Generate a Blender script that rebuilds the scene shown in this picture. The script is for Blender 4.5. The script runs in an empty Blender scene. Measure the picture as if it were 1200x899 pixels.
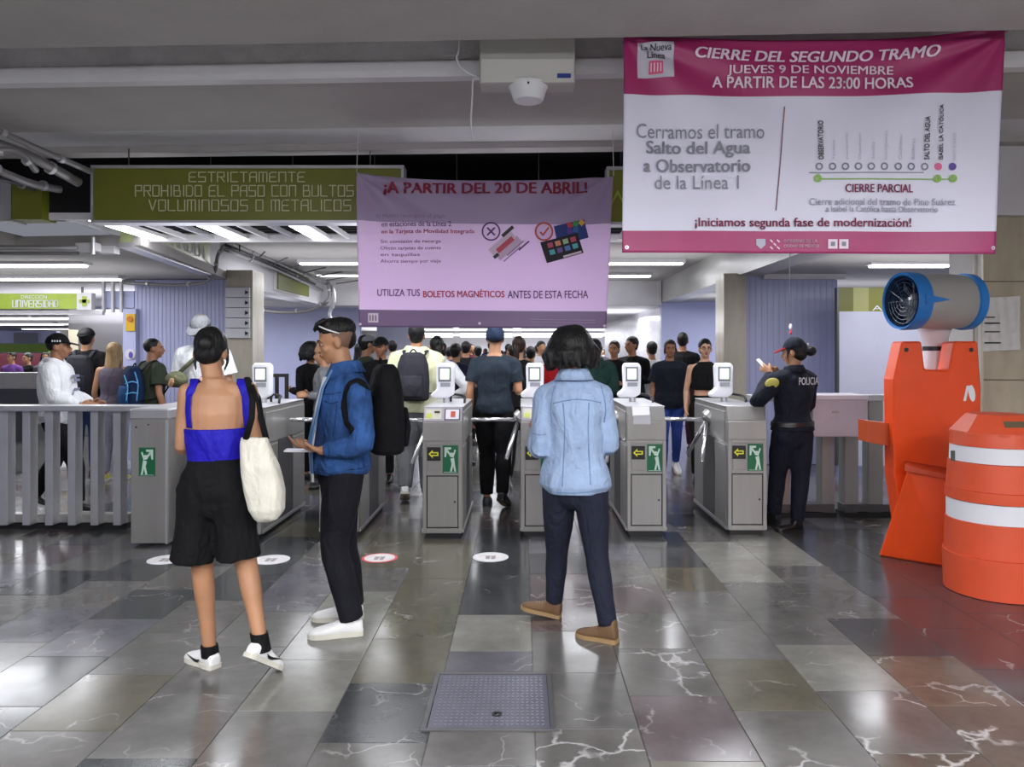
import bpy, bmesh, math, random
import numpy as np
from mathutils import Vector, Matrix
R = random.Random(7)
SC = bpy.context.scene
COL = SC.collection

# ------------------------------------------------------------------ camera
CAM_H = 1.515
cam_data = bpy.data.cameras.new('camera'); cam = bpy.data.objects.new('camera', cam_data)
COL.objects.link(cam); SC.camera = cam
cam.location = (0, 0, CAM_H); cam.rotation_euler = (math.pi / 2, 0, 0)
cam_data.sensor_width = 36; cam_data.lens = 27
cam_data.shift_x = -0.01; cam_data.shift_y = -0.0304
cam_data.clip_start = 0.05; cam_data.clip_end = 200
# ------------------------------------------------------------------ world, exposure
w = bpy.data.worlds.new('world'); SC.world = w; w.use_nodes = True
w.node_tree.nodes['Background'].inputs[0].default_value = (0.62, 0.64, 0.75, 1)
w.node_tree.nodes['Background'].inputs[1].default_value = 0.25
vs = SC.view_settings
SC.display_settings.display_device = 'sRGB'
vs.view_transform = 'Standard'; vs.look = 'None'; vs.gamma = 1; vs.exposure = 0.42
try: vs.use_curve_mapping = False
except Exception: pass
try:
    SC.cycles.use_denoising = True
    SC.cycles.max_bounces = 8; SC.cycles.diffuse_bounces = 4; SC.cycles.glossy_bounces = 4
    SC.cycles.sample_clamp_indirect = 6
except Exception: pass

def area(name, loc, rot, sx, sy, power, col=(0.93, 0.95, 1.0)):
    l = bpy.data.lights.new(name, 'AREA'); l.shape = 'RECTANGLE'; l.size = sx; l.size_y = sy
    l.energy = power; l.color = col
    o = bpy.data.objects.new(name, l); COL.objects.link(o); o.location = loc; o.rotation_euler = rot
    return o
# area lights for the concourse and hall tubes, some added only to brighten walls
for i, (x, y, z, sx, sy, p) in enumerate([
        (-3.2, 0.4, 2.9, 1.6, 0.4, 95), (0.2, 0.4, 2.9, 1.6, 0.4, 95), (3.3, 0.5, 2.9, 1.4, 0.4, 90),
        (-3.0, -3.0, 2.9, 1.8, 0.5, 180), (0.6, -3.0, 2.9, 1.8, 0.5, 190), (3.4, -3.0, 2.9, 1.8, 0.5, 170),
        (-2.9, 6.8, 2.52, 0.5, 1.0, 24), (-1.3, 6.8, 2.52, 0.5, 1.0, 24), (0.3, 6.8, 2.52, 0.5, 1.0, 24), (1.9, 6.8, 2.52, 0.5, 1.0, 22),
        (-2.4, 11.5, 2.85, 2.4, 0.9, 50), (1.1, 11.5, 2.85, 2.4, 0.9, 50), (-1.0, 14.9, 2.85, 4.4, 0.9, 80), (1.0, 18.5, 2.35, 4.0, 1.2, 90), (-3.0, 24.0, 2.35, 6.0, 1.5, 140),
        (-6.2, 8.9, 2.36, 2.4, 0.9, 44), (4.6, 8.4, 2.45, 1.8, 0.7, 34), (4.9, 11.8, 2.45, 1.8, 0.7, 30), (4.4, 14.2, 2.45, 1.8, 0.7, 45), (-6.5, 14.0, 2.45, 3.0, 0.8, 60), (-8.5, 14.5, 2.4, 4.0, 1.0, 110), (-14.0, 22, 2.3, 8.0, 2.0, 260), (0.5, 33.0, 2.3, 10.0, 3.0, 500), (0.5, 44.0, 2.2, 10.0, 3.0, 1100)]):  # side-wall and end-wall entries are unseen fill added for brightness
    area('lamp_and_fill_glow', (x, y, z), (0, 0, 0), sx, sy, p)
    # added up-facing fill below each lamp, unseen, to brighten the ceiling
    area('ceiling_fill_uplight', (x, y, z - .35), (math.pi, 0, 0), sx * 1.5, sy * 1.5, p * (.66 if y < 5 else .26 if y < 15 else .6))

# ------------------------------------------------------------------ measuring helpers (photo pixel + distance -> place in the hall)
F = 900.0
def at(px, py, d): return Vector(((px - 612) * d / F, d, CAM_H - (py - 413) * d / F))
def gx(px, d): return (px - 612) * d / F
def gz(py, d): return CAM_H - (py - 413) * d / F

# ------------------------------------------------------------------ materials
MATS = {}
def mat(name, col, rough=0.6, metal=0.0, noise=0.0, nscale=8.0, bump=0.0, bscale=60.0, stretch=(1, 1, 1), emit=0.0,
        spec=0.5, col2=None, trans=0.0, ecol=None, sheen=0.0, folds=0.0):
    if name in MATS: return MATS[name]
    m = bpy.data.materials.new(name); m.use_nodes = True; MATS[name] = m
    nt = m.node_tree; N = nt.nodes; L = nt.links; b = N['Principled BSDF']
    b.inputs['Base Color'].default_value = (*col, 1); b.inputs['Roughness'].default_value = rough
    b.inputs['Metallic'].default_value = metal; b.inputs['Specular IOR Level'].default_value = spec
    if sheen: b.inputs['Sheen Weight'].default_value = sheen
    if emit:
        b.inputs['Emission Color'].default_value = (*(ecol or col), 1); b.inputs['Emission Strength'].default_value = emit
    tc = N.new('ShaderNodeTexCoord'); mp = N.new('ShaderNodeMapping'); mp.inputs['Scale'].default_value = stretch
    L.new(tc.outputs['Object'], mp.inputs[0])
    if noise or col2:
        t = N.new('ShaderNodeTexNoise'); t.inputs['Scale'].default_value = nscale; t.inputs['Detail'].default_value = 6
        t.inputs['Roughness'].default_value = 0.65
        L.new(mp.outputs[0], t.inputs['Vector'])
        mx = N.new('ShaderNodeMix'); mx.data_type = 'RGBA'
        c2 = col2 or tuple(max(0, c * (1 - noise)) for c in col)
        c1 = col if col2 else tuple(min(1, c * (1 + noise)) for c in col)
        mx.inputs[6].default_value = (*c1, 1); mx.inputs[7].default_value = (*c2, 1)
        mr = N.new('ShaderNodeMapRange'); mr.inputs[1].default_value = 0.35; mr.inputs[2].default_value = 0.65
        L.new(t.outputs['Fac'], mr.inputs[0]); L.new(mr.outputs[0], mx.inputs[0]); L.new(mx.outputs[2], b.inputs['Base Color'])
    if bump:
        t2 = N.new('ShaderNodeTexNoise'); t2.inputs['Scale'].default_value = bscale; t2.inputs['Detail'].default_value = 4
        L.new(mp.outputs[0], t2.inputs['Vector'])
        bp = N.new('ShaderNodeBump'); bp.inputs['Strength'].default_value = bump; bp.inputs['Distance'].default_value = 0.01
        L.new(t2.outputs['Fac'], bp.inputs['Height']); L.new(bp.outputs[0], b.inputs['Normal'])
        if folds:
            m2 = N.new('ShaderNodeMapping'); m2.inputs['Scale'].default_value = (1, 1, .55); m2.inputs['Rotation'].default_value = (.5, .4, .3); L.new(tc.outputs['Object'], m2.inputs[0])
            t3 = N.new('ShaderNodeTexNoise'); t3.inputs['Scale'].default_value = 9; t3.inputs['Detail'].default_value = 2.5; t3.inputs['Distortion'].default_value = 1.2; L.new(m2.outputs[0], t3.inputs['Vector'])
            b3 = N.new('ShaderNodeBump'); b3.inputs['Strength'].default_value = folds; b3.inputs['Distance'].default_value = .05
            L.new(t3.outputs['Fac'], b3.inputs['Height']); L.new(b3.outputs[0], bp.inputs['Normal'])
    if trans:
        o = N['Material Output']; tr = N.new('ShaderNodeBsdfTranslucent'); tr.inputs[0].default_value = (*col, 1)
        ms = N.new('ShaderNodeMixShader'); ms.inputs[0].default_value = trans
        L.new(b.outputs[0], ms.inputs[1]); L.new(tr.outputs[0], ms.inputs[2]); L.new(ms.outputs[0], o.inputs[0])
    return m
def hexc(r, g, b):
    f = lambda c: (c / 255 / 12.92) if c / 255 <= 0.04045 else ((c / 255 + 0.055) / 1.055) ** 2.4
    return (f(r), f(g), f(b))
def rgb(name, r, g, b, **k): return mat(name, hexc(r, g, b), **k)

# ------------------------------------------------------------------ mesh builder
class MB:
    def __init__(s): s.v = []; s.f = []; s.m = []; s.mi = 0
    def add(s, vs, fs):
        o = len(s.v); s.v += [tuple(v) for v in vs]; s.f += [tuple(i + o for i in f) for f in fs]; s.m += [s.mi] * len(fs); return s
    def box(s, a, b, bev=0.0):
        x0, y0, z0 = a; x1, y1, z1 = b
        if x0 > x1: x0, x1 = x1, x0
        if y0 > y1: y0, y1 = y1, y0
        if z0 > z1: z0, z1 = z1, z0
        bev = min(bev, (x1 - x0) * .45, (y1 - y0) * .45, (z1 - z0) * .45)
        if bev <= 0:
            vs = [(x, y, z) for z in (z0, z1) for y in (y0, y1) for x in (x0, x1)]
            return s.add(vs, [(0, 2, 3, 1), (4, 5, 7, 6), (0, 1, 5, 4), (2, 6, 7, 3), (0, 4, 6, 2), (1, 3, 7, 5)])
        vs = []; c = {}
        for iz, z in ((0, z0), (1, z1)):
            for iy, y in ((0, y0), (1, y1)):
                for ix, x in ((0, x0), (1, x1)):
                    sx = 1 if ix == 0 else -1; sy = 1 if iy == 0 else -1; sz = 1 if iz == 0 else -1
                    k = len(vs); c[ix, iy, iz] = k
                    vs += [(x, y + sy * bev, z + sz * bev), (x + sx * bev, y, z + sz * bev), (x + sx * bev, y + sy * bev, z)]
        f = []
        for ax in range(3):
            for sd in (0, 1):
                o = [i for i in range(3) if i != ax]; q = []
                for p in ((0, 0), (1, 0), (1, 1), (0, 1)):
                    k = [0, 0, 0]; k[ax] = sd; k[o[0]] = p[0]; k[o[1]] = p[1]; q.append(c[tuple(k)] + ax)
                f.append(q)
        for ax in range(3):
            o = [i for i in range(3) if i != ax]
            for p in ((0, 0), (1, 0), (1, 1), (0, 1)):
                k0 = [0, 0, 0]; k1 = [0, 0, 0]; k1[ax] = 1
                for kk in (k0, k1): kk[o[0]] = p[0]; kk[o[1]] = p[1]
                f.append([c[tuple(k0)] + o[0], c[tuple(k1)] + o[0], c[tuple(k1)] + o[1], c[tuple(k0)] + o[1]])
        for k in c.values(): f.append([k, k + 1, k + 2])
        return s.add(vs, f)
    def quadbox(s, p, off):
        """four corners p extruded by the vector off"""
        p = [Vector(q) for q in p]; off = Vector(off); n = len(p)
        vs = p + [q + off for q in p]
        return s.add(vs, [tuple(range(n))[::-1], tuple(range(n, 2 * n))] + [(i, (i + 1) % n, n + (i + 1) % n, n + i) for i in range(n)])
    def loft(s, secs, n=20, cap=True, power=1.0):
        """secs: (centre, a-vector, b-vector)"""
        vs = []; fs = []
        for c, a, b in secs:
            c = Vector(c); a = Vector(a); b = Vector(b)
            for i in range(n):
                t = 2 * math.pi * i / n; ct, st = math.cos(t), math.sin(t)
                if power != 1.0:
                    ct = math.copysign(abs(ct) ** power, ct); st = math.copysign(abs(st) ** power, st)
                vs.append(c + a * ct + b * st)
        k = len(secs)
        for j in range(k - 1):
            for i in range(n):
                i2 = (i + 1) % n
                fs.append((j * n + i, j * n + i2, (j + 1) * n + i2, (j + 1) * n + i))
        if cap:
            fs.append(tuple(range(n))[::-1]); fs.append(tuple((k - 1) * n + i for i in range(n)))
        return s.add(vs, fs)
    def tube(s, pts, rad, n=12, cap=True, smooth=0, ball=False, flat=None):
        pts = [Vector(p) for p in pts]
        if not hasattr(rad, '__len__'): rad = [rad] * len(pts)
        if smooth and len(pts) > 2:
            P = []; Q = []
            for i in range(len(pts) - 1):
                p0 = pts[max(i - 1, 0)]; p1 = pts[i]; p2 = pts[i + 1]; p3 = pts[min(i + 2, len(pts) - 1)]
                for k in range(smooth):
                    t = k / smooth
                    P.append(0.5 * ((2 * p1) + (-p0 + p2) * t + (2 * p0 - 5 * p1 + 4 * p2 - p3) * t * t + (-p0 + 3 * p1 - 3 * p2 + p3) * t ** 3))
                    tt = t * t * (3 - 2 * t); Q.append(rad[i] * (1 - tt) + rad[i + 1] * tt)
            P.append(pts[-1]); Q.append(rad[-1]); pts, rad = P, Q
        T = []
        for i in range(len(pts)):
            d = pts[min(i + 1, len(pts) - 1)] - pts[max(i - 1, 0)]
            T.append(d.normalized() if d.length > 1e-9 else Vector((0, 0, 1)))
        u = T[0].orthogonal().normalized(); secs = []
        for i, p in enumerate(pts):
            u = (u - T[i] * u.dot(T[i]));
            u = u.normalized() if u.length > 1e-6 else T[i].orthogonal().normalized()
            secs.append((p, u * rad[i], T[i].cross(u) * rad[i]))
        s.loft(secs, n, cap)
        if ball:
            s.ell(pts[0], (rad[0],) * 3, n=n); s.ell(pts[-1], (rad[-1],) * 3, n=n)
        return s
    def ell(s, c, r, ax=None, n=14, m=None):
        m = m or max(6, n * 2 // 3); c = Vector(c)
        X, Y, Z = ax if ax else (Vector((1, 0, 0)), Vector((0, 1, 0)), Vector((0, 0, 1)))
        vs = [c - Z * r[2]]; fs = []
        for j in range(1, m):
            ph = -math.pi / 2 + math.pi * j / m
            for i in range(n):
                t = 2 * math.pi * i / n
                vs.append(c + X * (r[0] * math.cos(ph) * math.cos(t)) + Y * (r[1] * math.cos(ph) * math.sin(t)) + Z * (r[2] * math.sin(ph)))
        vs.append(c + Z * r[2]); last = len(vs) - 1
        for i in range(n):
            i2 = (i + 1) % n
            fs.append((0, 1 + i2, 1 + i)); fs.append((last, 1 + (m - 2) * n + i, 1 + (m - 2) * n + i2))
            for j in range(m - 2): fs.append((1 + j * n + i, 1 + j * n + i2, 1 + (j + 1) * n + i2, 1 + (j + 1) * n + i))
        return s.add(vs, fs)
    def cyl(s, a, b, r, n=20, r2=None): return s.tube([a, b], [r, r if r2 is None else r2], n)
    def lathe(s, c, prof, n=32, axis=Vector((0, 0, 1)), sc=(1, 1), cap=True, rot=0.0):
        axis = Vector(axis).normalized(); u = axis.orthogonal().normalized()
        if abs(axis.z) > .99: u = Vector((1, 0, 0))
        w_ = axis.cross(u); c = Vector(c)
        if rot: u, w_ = u * math.cos(rot) + w_ * math.sin(rot), w_ * math.cos(rot) - u * math.sin(rot)
        return s.loft([(c + axis * h, u * max(r, 1e-4) * sc[0], w_ * max(r, 1e-4) * sc[1]) for r, h in prof], n, cap)
    def prism(s, poly, a, b, plane='xz'):
        """2D polygon extruded from a to b along the third axis"""
        def p3(p, t):
            return {'xz': (p[0], t, p[1]), 'xy': (p[0], p[1], t), 'yz': (t, p[0], p[1])}[plane]
        n = len(poly)
        return s.add([p3(p, a) for p in poly] + [p3(p, b) for p in poly],
                     [tuple(range(n))[::-1], tuple(range(n, 2 * n))] + [(i, (i + 1) % n, n + (i + 1) % n, n + i) for i in range(n)])
ORG = {}
def worg(o):
    return ORG.get(o.name, Vector((0, 0, 0)))
def obj(name, mb, m=None, parent=None, smooth=False, kind=None, label=None, fixn=True, mesh=None):
    if mesh is None:
        me = bpy.data.meshes.new(name)
        off = worg(parent) if parent else Vector((0, 0, 0))
        me.from_pydata([(v[0] - off.x, v[1] - off.y, v[2] - off.z) for v in mb.v], [], mb.f)
        if fixn:
            bm = bmesh.new(); bm.from_mesh(me); bmesh.ops.recalc_face_normals(bm, faces=bm.faces); bm.to_mesh(me); bm.free()
    else:
        me = mesh
    ms = m if isinstance(m, (list, tuple)) else [m]
    if not me.materials:
        for x in ms: me.materials.append(x)
    if mb is not None and len(ms) > 1 and len(mb.m) == len(me.polygons): me.polygons.foreach_set('material_index', mb.m)
    if smooth: 
        me.shade_smooth()
        if smooth == 'auto':
            try: me.set_sharp_from_angle(angle=math.radians(35))
            except Exception: pass
    me.update()
    o = bpy.data.objects.new(name, me); COL.objects.link(o)
    if parent is not None: o.parent = parent; ORG[o.name] = worg(parent)
    if kind: o['kind'] = kind
    if label: o['label'] = label
    return o
def tag(o, label, cat, group=None):
    o['label'] = label; o['category'] = cat
    if group: o['group'] = group
    return o
def thing(name, label, cat, loc, group=None):
    o = bpy.data.objects.new(name, None); COL.objects.link(o); o.location = loc; o.empty_display_size = .1
    ORG[o.name] = Vector(loc)
    return tag(o, label, cat, group)
def struct(name, mb, m, smooth=False): return obj(name, mb, m, smooth=smooth, kind='structure')

# ------------------------------------------------------------------ text
def text_mesh(name, s, boxr, m, parent, fn, bold=0.0, depth=0.0, shear=0.0, spacing=1.0, rot=False, sub=0):
    """lettering fitted to boxr=(u0,u1,v0,v1); fn(u,v)->world"""
    cu = bpy.data.curves.new('t', 'FONT'); cu.body = s; cu.shear = shear; cu.space_character = spacing
    cu.resolution_u = 3; cu.align_x = 'LEFT'
    o = bpy.data.objects.new('t', cu); COL.objects.link(o)
    dg = bpy.context.evaluated_depsgraph_get(); dg.update()
    me = bpy.data.meshes.new_from_object(o.evaluated_get(dg)); bpy.data.objects.remove(o); bpy.data.curves.remove(cu)
    n = len(me.vertices); co = np.empty(n * 3); me.vertices.foreach_get('co', co); co = co.reshape(-1, 3)
    if n == 0: return None
    if rot: co = np.stack([-co[:, 1], co[:, 0], co[:, 2]], 1)
    a = co.min(0); b = co.max(0); u0, u1, v0, v1 = boxr
    u = u0 + (co[:, 0] - a[0]) / max(b[0] - a[0], 1e-6) * (u1 - u0); v = v0 + (co[:, 1] - a[1]) / max(b[1] - a[1], 1e-6) * (v1 - v0)
    off = worg(parent); out = np.array([tuple(Vector(fn(x, y)) - off) for x, y in zip(u, v)])
    if bold:      # heavier weight: the strokes laid side by side
        em = (u1 - u0) / max(b[0] - a[0], 1e-6); ev = (v1 - v0) / max(b[1] - a[1], 1e-6); allv = []; fs = [tuple(p.vertices) for p in me.polygons]; allf = []
        for q, (du, dv) in enumerate(((-1, -.5), (1, .5), (-1, .5), (1, -.5))):
            allv += [tuple(Vector(fn(x + du * bold * em * 1.3, y + dv * bold * ev)) - off) for x, y in zip(u, v)]; allf += [tuple(i + q * n for i in f) for f in fs]
        me2 = bpy.data.meshes.new(name); me2.from_pydata(allv, [], allf); bpy.data.meshes.remove(me); me = me2
    else: me.vertices.foreach_set('co', out.ravel())
    me.name = name; me.materials.clear(); me.materials.append(m); me.update()
    o = bpy.data.objects.new(name, me); COL.objects.link(o); o.parent = parent; ORG[o.name] = off
    return o

from mathutils.bvhtree import BVHTree
_BV = {}
def bvh(o):
    if o.name not in _BV:
        off = worg(o); _BV[o.name] = BVHTree.FromPolygons([tuple(v.co + off) for v in o.data.vertices], [tuple(p.vertices) for p in o.data.polygons])
    return _BV[o.name]
CAMV = Vector((0, 0, CAM_H))
def drape(name, objs, pts, m, parent, r=.004, flat=None, off=.002, sub=6, pre=(), post=()):
    """a seam or strap laid on the surface of cloth or skin along points measured in the photo"""
    P = []; Nn = []
    for i in range(len(pts) - 1):
        for k in range(sub):
            t = k / sub; P.append((pts[i][0] * (1 - t) + pts[i + 1][0] * t, pts[i][1] * (1 - t) + pts[i + 1][1] * t))
    P.append(pts[-1]); H = []
    for px, py in P:
        dr = (at(px, py, 1) - CAMV).normalized(); best = None
        for o in objs:
            q = bvh(o).ray_cast(CAMV, dr)
            if q[0] is not None and (best is None or q[3] < best[3]): best = q
        if best: 
            n = best[1] if best[1].dot(dr) < 0 else -best[1]; H.append((best[0] + n * off, n))
    if len(H) < 2: return None
    for _ in range(2):
        H = [H[0]] + [((H[i - 1][0] + H[i][0] * 2 + H[i + 1][0]) / 4, H[i][1]) for i in range(1, len(H) - 1)] + [H[-1]]
    H = [(Vector(p), Vector((0, -.3, 1)).normalized()) for p in pre] + H + [(Vector(p), Vector((0, .3, 1)).normalized()) for p in post]
    mb = MB()
    if flat is None: mb.tube([h[0] for h in H], r, 6)
    else:
        secs = []
        for i in range(len(H)):
            T = (H[min(i + 1, len(H) - 1)][0] - H[max(i - 1, 0)][0]).normalized(); n = H[i][1]; b = T.cross(n)
            if b.length < .1: b = Vector((1, 0, 0))
            b.normalize()
            if secs and b.dot(secs[-1][1]) < 0: b = -b
            secs.append((H[i][0], b * flat, T.cross(b) * r))
        mb.loft(secs, 10)
    return obj(name, mb, m, parent, True)
# ------------------------------------------------------------------ people: continuous bodies grown from lofts and fused
def fuse(name, mb, m, parent, voxel, it=4, wrinkle=0.0, wf=11.0, seed=0, label=None, wstretch=(1, 1, .6), sm=.5):
    me = bpy.data.meshes.new(name); me.from_pydata(mb.v, [], mb.f)
    bm = bmesh.new(); bm.from_mesh(me); bmesh.ops.recalc_face_normals(bm, faces=bm.faces); bm.to_mesh(me); bm.free()
    o = bpy.data.objects.new(name, me); COL.objects.link(o)
    md = o.modifiers.new('r', 'REMESH'); md.mode = 'VOXEL'; md.voxel_size = voxel; md.use_smooth_shade = True
    if it:
        sd = o.modifiers.new('s', 'SMOOTH'); sd.factor = sm; sd.iterations = it
    dg = bpy.context.evaluated_depsgraph_get(); dg.update()
    out = bpy.data.meshes.new_from_object(o.evaluated_get(dg)); bpy.data.objects.remove(o); bpy.data.meshes.remove(me)
    n = len(out.vertices); co = np.empty(n * 3); out.vertices.foreach_get('co', co); co = co.reshape(-1, 3)
    if wrinkle:
        nr = np.empty(n * 3); out.vertices.foreach_get('normal', nr); nr = nr.reshape(-1, 3)
        rs = np.random.RandomState(seed + 3); q = co * np.array(wstretch); d = np.zeros(n)
        wv = np.stack([np.sin(q @ rs.normal(0, wf * .8, 3) + rs.rand() * 6) for _ in range(3)], 1) * .045
        q = q + wv
        for k in range(5):
            dr = rs.normal(0, 1, 3); dr /= np.linalg.norm(dr)
            g = np.sin(q @ dr * wf * rs.uniform(.8, 2.1) + rs.rand() * 6); d += (1 - np.abs(g) ** .7 * 1.7) * rs.uniform(.5, 1) * (.55 + .45 * np.sin(q @ rs.normal(0, 3.5, 3) + rs.rand() * 6))
        co = co + nr * (d * wrinkle / 2.5)[:, None]
    off = np.array(tuple(worg(parent))); co = co - off
    out.vertices.foreach_set('co', co.ravel()); out.name = name; out.materials.clear(); out.materials.append(m)
    out.shade_smooth(); out.update()
    r = bpy.data.objects.new(name, out); COL.objects.link(r); r.parent = parent; ORG[r.name] = worg(parent)
    if label: r['label'] = label
    return r

ARMS = {'down': ((.235, -.03, 1.12), (.25, .04, .88), (0, .15, -1)),
        'bent': ((.235, -.03, 1.12), (.17, .20, 1.13), (-.2, 1, .1)),
        'phone': ((.225, 0, 1.13), (.10, .22, 1.22), (-.35, .8, .45)),
        'hip': ((.34, -.1, 1.15), (.17, .03, 1.0), (-.8, .5, -.4)),
        'fold': ((.25, .02, 1.14), (.0, .2, 1.17), (-1, .15, 0)),
        'swing': ((.24, -.14, 1.14), (.25, -.2, .9), (0, -.15, -1)),
        'fwd': ((.22, .1, 1.14), (.22, .3, 1.0), (0, .8, -.6)),
        'lean': ((.22, .06, 1.13), (.16, .27, 1.05), (0, 1, -.1))}
def skel(px, d, H, a, fem=False, arms=('down', 'down'), step=0.0, lead=1, dx=0.0, look=None, bow=0.0):
    s = H / 1.72; a = math.radians(a); bx = gx(px, d) + dx; ca, sa = math.cos(a), math.sin(a)
    def W(x, y, z): return Vector((bx + s * (x * ca - y * sa), d + s * (x * sa + y * ca), s * z))
    def D(x, y, z): return Vector((x * ca - y * sa, x * sa + y * ca, z)).normalized()
    sw = .165 if fem else .185
    J = dict(s=s, fem=fem, base=Vector((bx, d, 0)), a=a, W=W, D=D)
    la = math.radians(look) if look is not None else a
    f = Vector((-math.sin(la), math.cos(la), -bow)).normalized(); J['f'] = f
    J['neck'] = W(0, 0.0, 1.46); J['head'] = J['neck'] + (Vector((0, 0, 1)) * .155 + Vector((f.x, f.y, 0)) * (.025 + bow * .05)) * s
    J['sh'] = {k: W(k * sw, 0, 1.38) for k in (-1, 1)}; J['hip'] = {k: W(k * .088, 0, .9) for k in (-1, 1)}
    J['el'] = {}; J['wr'] = {}; J['hd'] = {}; J['kn'] = {}; J['an'] = {}; J['toe'] = {}
    for i, k in enumerate((-1, 1)):
        e, w_, h = ARMS[arms[i]]; q = sw - .185
        J['el'][k] = W(k * (e[0] + q), e[1], e[2]); J['wr'][k] = W(k * (w_[0] + q), w_[1], w_[2]); J['hd'][k] = D(k * h[0], h[1], h[2])
        fr = step if k == lead else -step * .8; up = 0 if (k == lead or step < .08) else .05
        J['an'][k] = W(k * .095, fr - .03, .085 + up)
        J['kn'][k] = (J['hip'][k] + J['an'][k]) / 2 + D(0, 1, 0) * (.025 + abs(step) * .22) * s + Vector((0, 0, .0))
        J['toe'][k] = D(k * .15, 1, -.45 if up else 0)
    return J
def hand(mb, J, k, curl=.5, r=1.0):
    s = J['s'] * (0.92 if J['fem'] else 1.0); w_ = J['wr'][k]; d = J['hd'][k].normalized(); fwd = Vector((-math.sin(J['a']), math.cos(J['a']), 0))
    n = J.get('palm', {}).get(k)
    if n is None: n = (Vector((-k * math.cos(J['a']), -k * math.sin(J['a']), 0)) + Vector((0, 0, -.3)) * (1 if abs(d.z) < .8 else 0))
    n = (n - d * n.dot(d)).normalized(); side = d.cross(n).normalized()
    if side.dot(fwd if abs(d.z) > .6 else Vector((0, 0, 1))) < 0: side = -side      # towards the thumb
    mb.loft([(w_ - d * .02 * s, side * .024 * s, n * .019 * s), (w_ + d * .02 * s, side * .030 * s, n * .016 * s),
             (w_ + d * .055 * s, side * .040 * s, n * .015 * s), (w_ + d * .09 * s, side * .040 * s, n * .012 * s)], 12)
    for q, (o, l) in enumerate(((.030, .072), (.010, .080), (-.010, .075), (-.030, .058))):
        p = w_ + d * (.082 * s) + side * (o * s); P = [p]; dd = d.copy(); dd = (dd + side * o * 3).normalized()
        c = curl * (1 + .12 * q)
        for seg in (.45, .32, .23):
            dd = (dd * math.cos(c * .8) + n * math.sin(c * .8)).normalized(); P.append(P[-1] + dd * (l * seg * s))
        mb.tube(P, [.0098 * s * r, .0092 * s * r, .0085 * s * r, .0072 * s * r], 8, ball=True)
    p = w_ + d * (.022 * s) + side * (.026 * s); t = (d * .75 + side * .8 + n * .35).normalized()
    p2 = p + t * .036 * s; p3 = p2 + (t + d * .6 + n * .3).normalized() * .03 * s
    mb.tube([p, p2, p3], [.0135 * s * r, .011 * s * r, .0085 * s * r], 8, ball=True)
def head_parts(mb, J):
    s = J['s'] * (0.97 if J['fem'] else 1.0); c = J['head']; f = J['f']; up = J.get('hup', Vector((0, 0, 1)))
    up = (up - f * up.dot(f)).normalized(); r = f.cross(up).normalized(); A = (r, f, up)
    def p(x, y, z): return c + (r * x + f * y + up * z) * s
    mb.ell(p(0, -.010, .022), (.0745 * s, .093 * s, .092 * s), A, 20)
    mb.ell(p(0, .026, -.035), (.057 * s, .066 * s, .078 * s), A, 16)
    mb.ell(p(0, .058, -.090), (.026 * s, .024 * s, .021 * s), A, 10)
    mb.tube([p(0, .088, .012), p(0, .103, -.014), p(0, .110, -.028)], [.008 * s, .011 * s, .013 * s], 8, ball=True)
    mb.ell(p(-.011, .098, -.031), (.009 * s, .012 * s, .008 * s), A, 8); mb.ell(p(.011, .098, -.031), (.009 * s, .012 * s, .008 * s), A, 8)
    mb.ell(p(0, .080, .020), (.050 * s, .014 * s, .010 * s), A, 12)
    for k in (-1, 1):
        mb.ell(p(k * .042, .058, -.030), (.020 * s, .022 * s, .022 * s), A, 10)
        mb.ell(p(k * .075, -.008, -.012), (.012 * s, .021 * s, .033 * s), (r, (f + up * -.2).normalized(), up), 10)
    mb.ell(p(0, .086, -.058), (.024 * s, .012 * s, .013 * s), A, 10)
    J['hp'] = p; J['hA'] = A; J['hs'] = s
SPINE = lambda fem: ([(-.16, .11, .085), (0, .172, .112), (.13, .155, .104), (.27, .128, .088), (.5, .142, .104), (.7, .158, .108), (.86, .15, .09), (.96, .095, .066), (1.03, .058, .055)]
                     if fem else [(-.16, .11, .085), (0, .160, .110), (.13, .152, .106), (.27, .142, .098), (.5, .158, .110), (.7, .175, .115), (.86, .165, .095), (.96, .10, .070), (1.03, .062, .058)])
def spine(J, t0, t1, off=0.0, offlow=None, n=20, wide=1.0, mb=None, belly=0.0):
    P = (J['hip'][-1] + J['hip'][1]) / 2 + Vector((0, 0, .03)) * J['s']; N = J['neck']
    rh = (J['hip'][1] - J['hip'][-1]); rh.z = 0; rh.normalize(); rs_ = (J['sh'][1] - J['sh'][-1]).normalized(); s = J['s']
    prof = SPINE(J['fem']); secs = []
    for i in range(15):
        t = t0 + (t1 - t0) * i / 14
        j = 0
        while j < len(prof) - 2 and prof[j + 1][0] < t: j += 1
        a0, a1 = prof[j], prof[j + 1]; q = max(0, min(1, (t - a0[0]) / (a1[0] - a0[0]))); q = q * q * (3 - 2 * q)
        wx = a0[1] * (1 - q) + a1[1] * q; wy = a0[2] * (1 - q) + a1[2] * q
        o = off if offlow is None else off + (offlow - off) * max(0, min(1, 1 - t / .6))
        r = (rh * (1 - min(1, max(0, t))) + rs_ * min(1, max(0, t))).normalized(); ax = (N - P).normalized(); b = ax.cross(r).normalized()
        c = P.lerp(N, t) + b * (belly * math.exp(-((t - .25) / .22) ** 2)) * s
        bell = belly * math.exp(-((t - .25) / .22) ** 2)
        k = max(0., min(1., (1.0 - t) / .12))
        secs.append((c, r * (wx * s * wide + o * (.4 + .6 * k)), b * ((wy + bell * .7) * s + o * (.4 + .6 * k))))
    if mb is not None: mb.loft(secs, n)
    return secs
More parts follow.
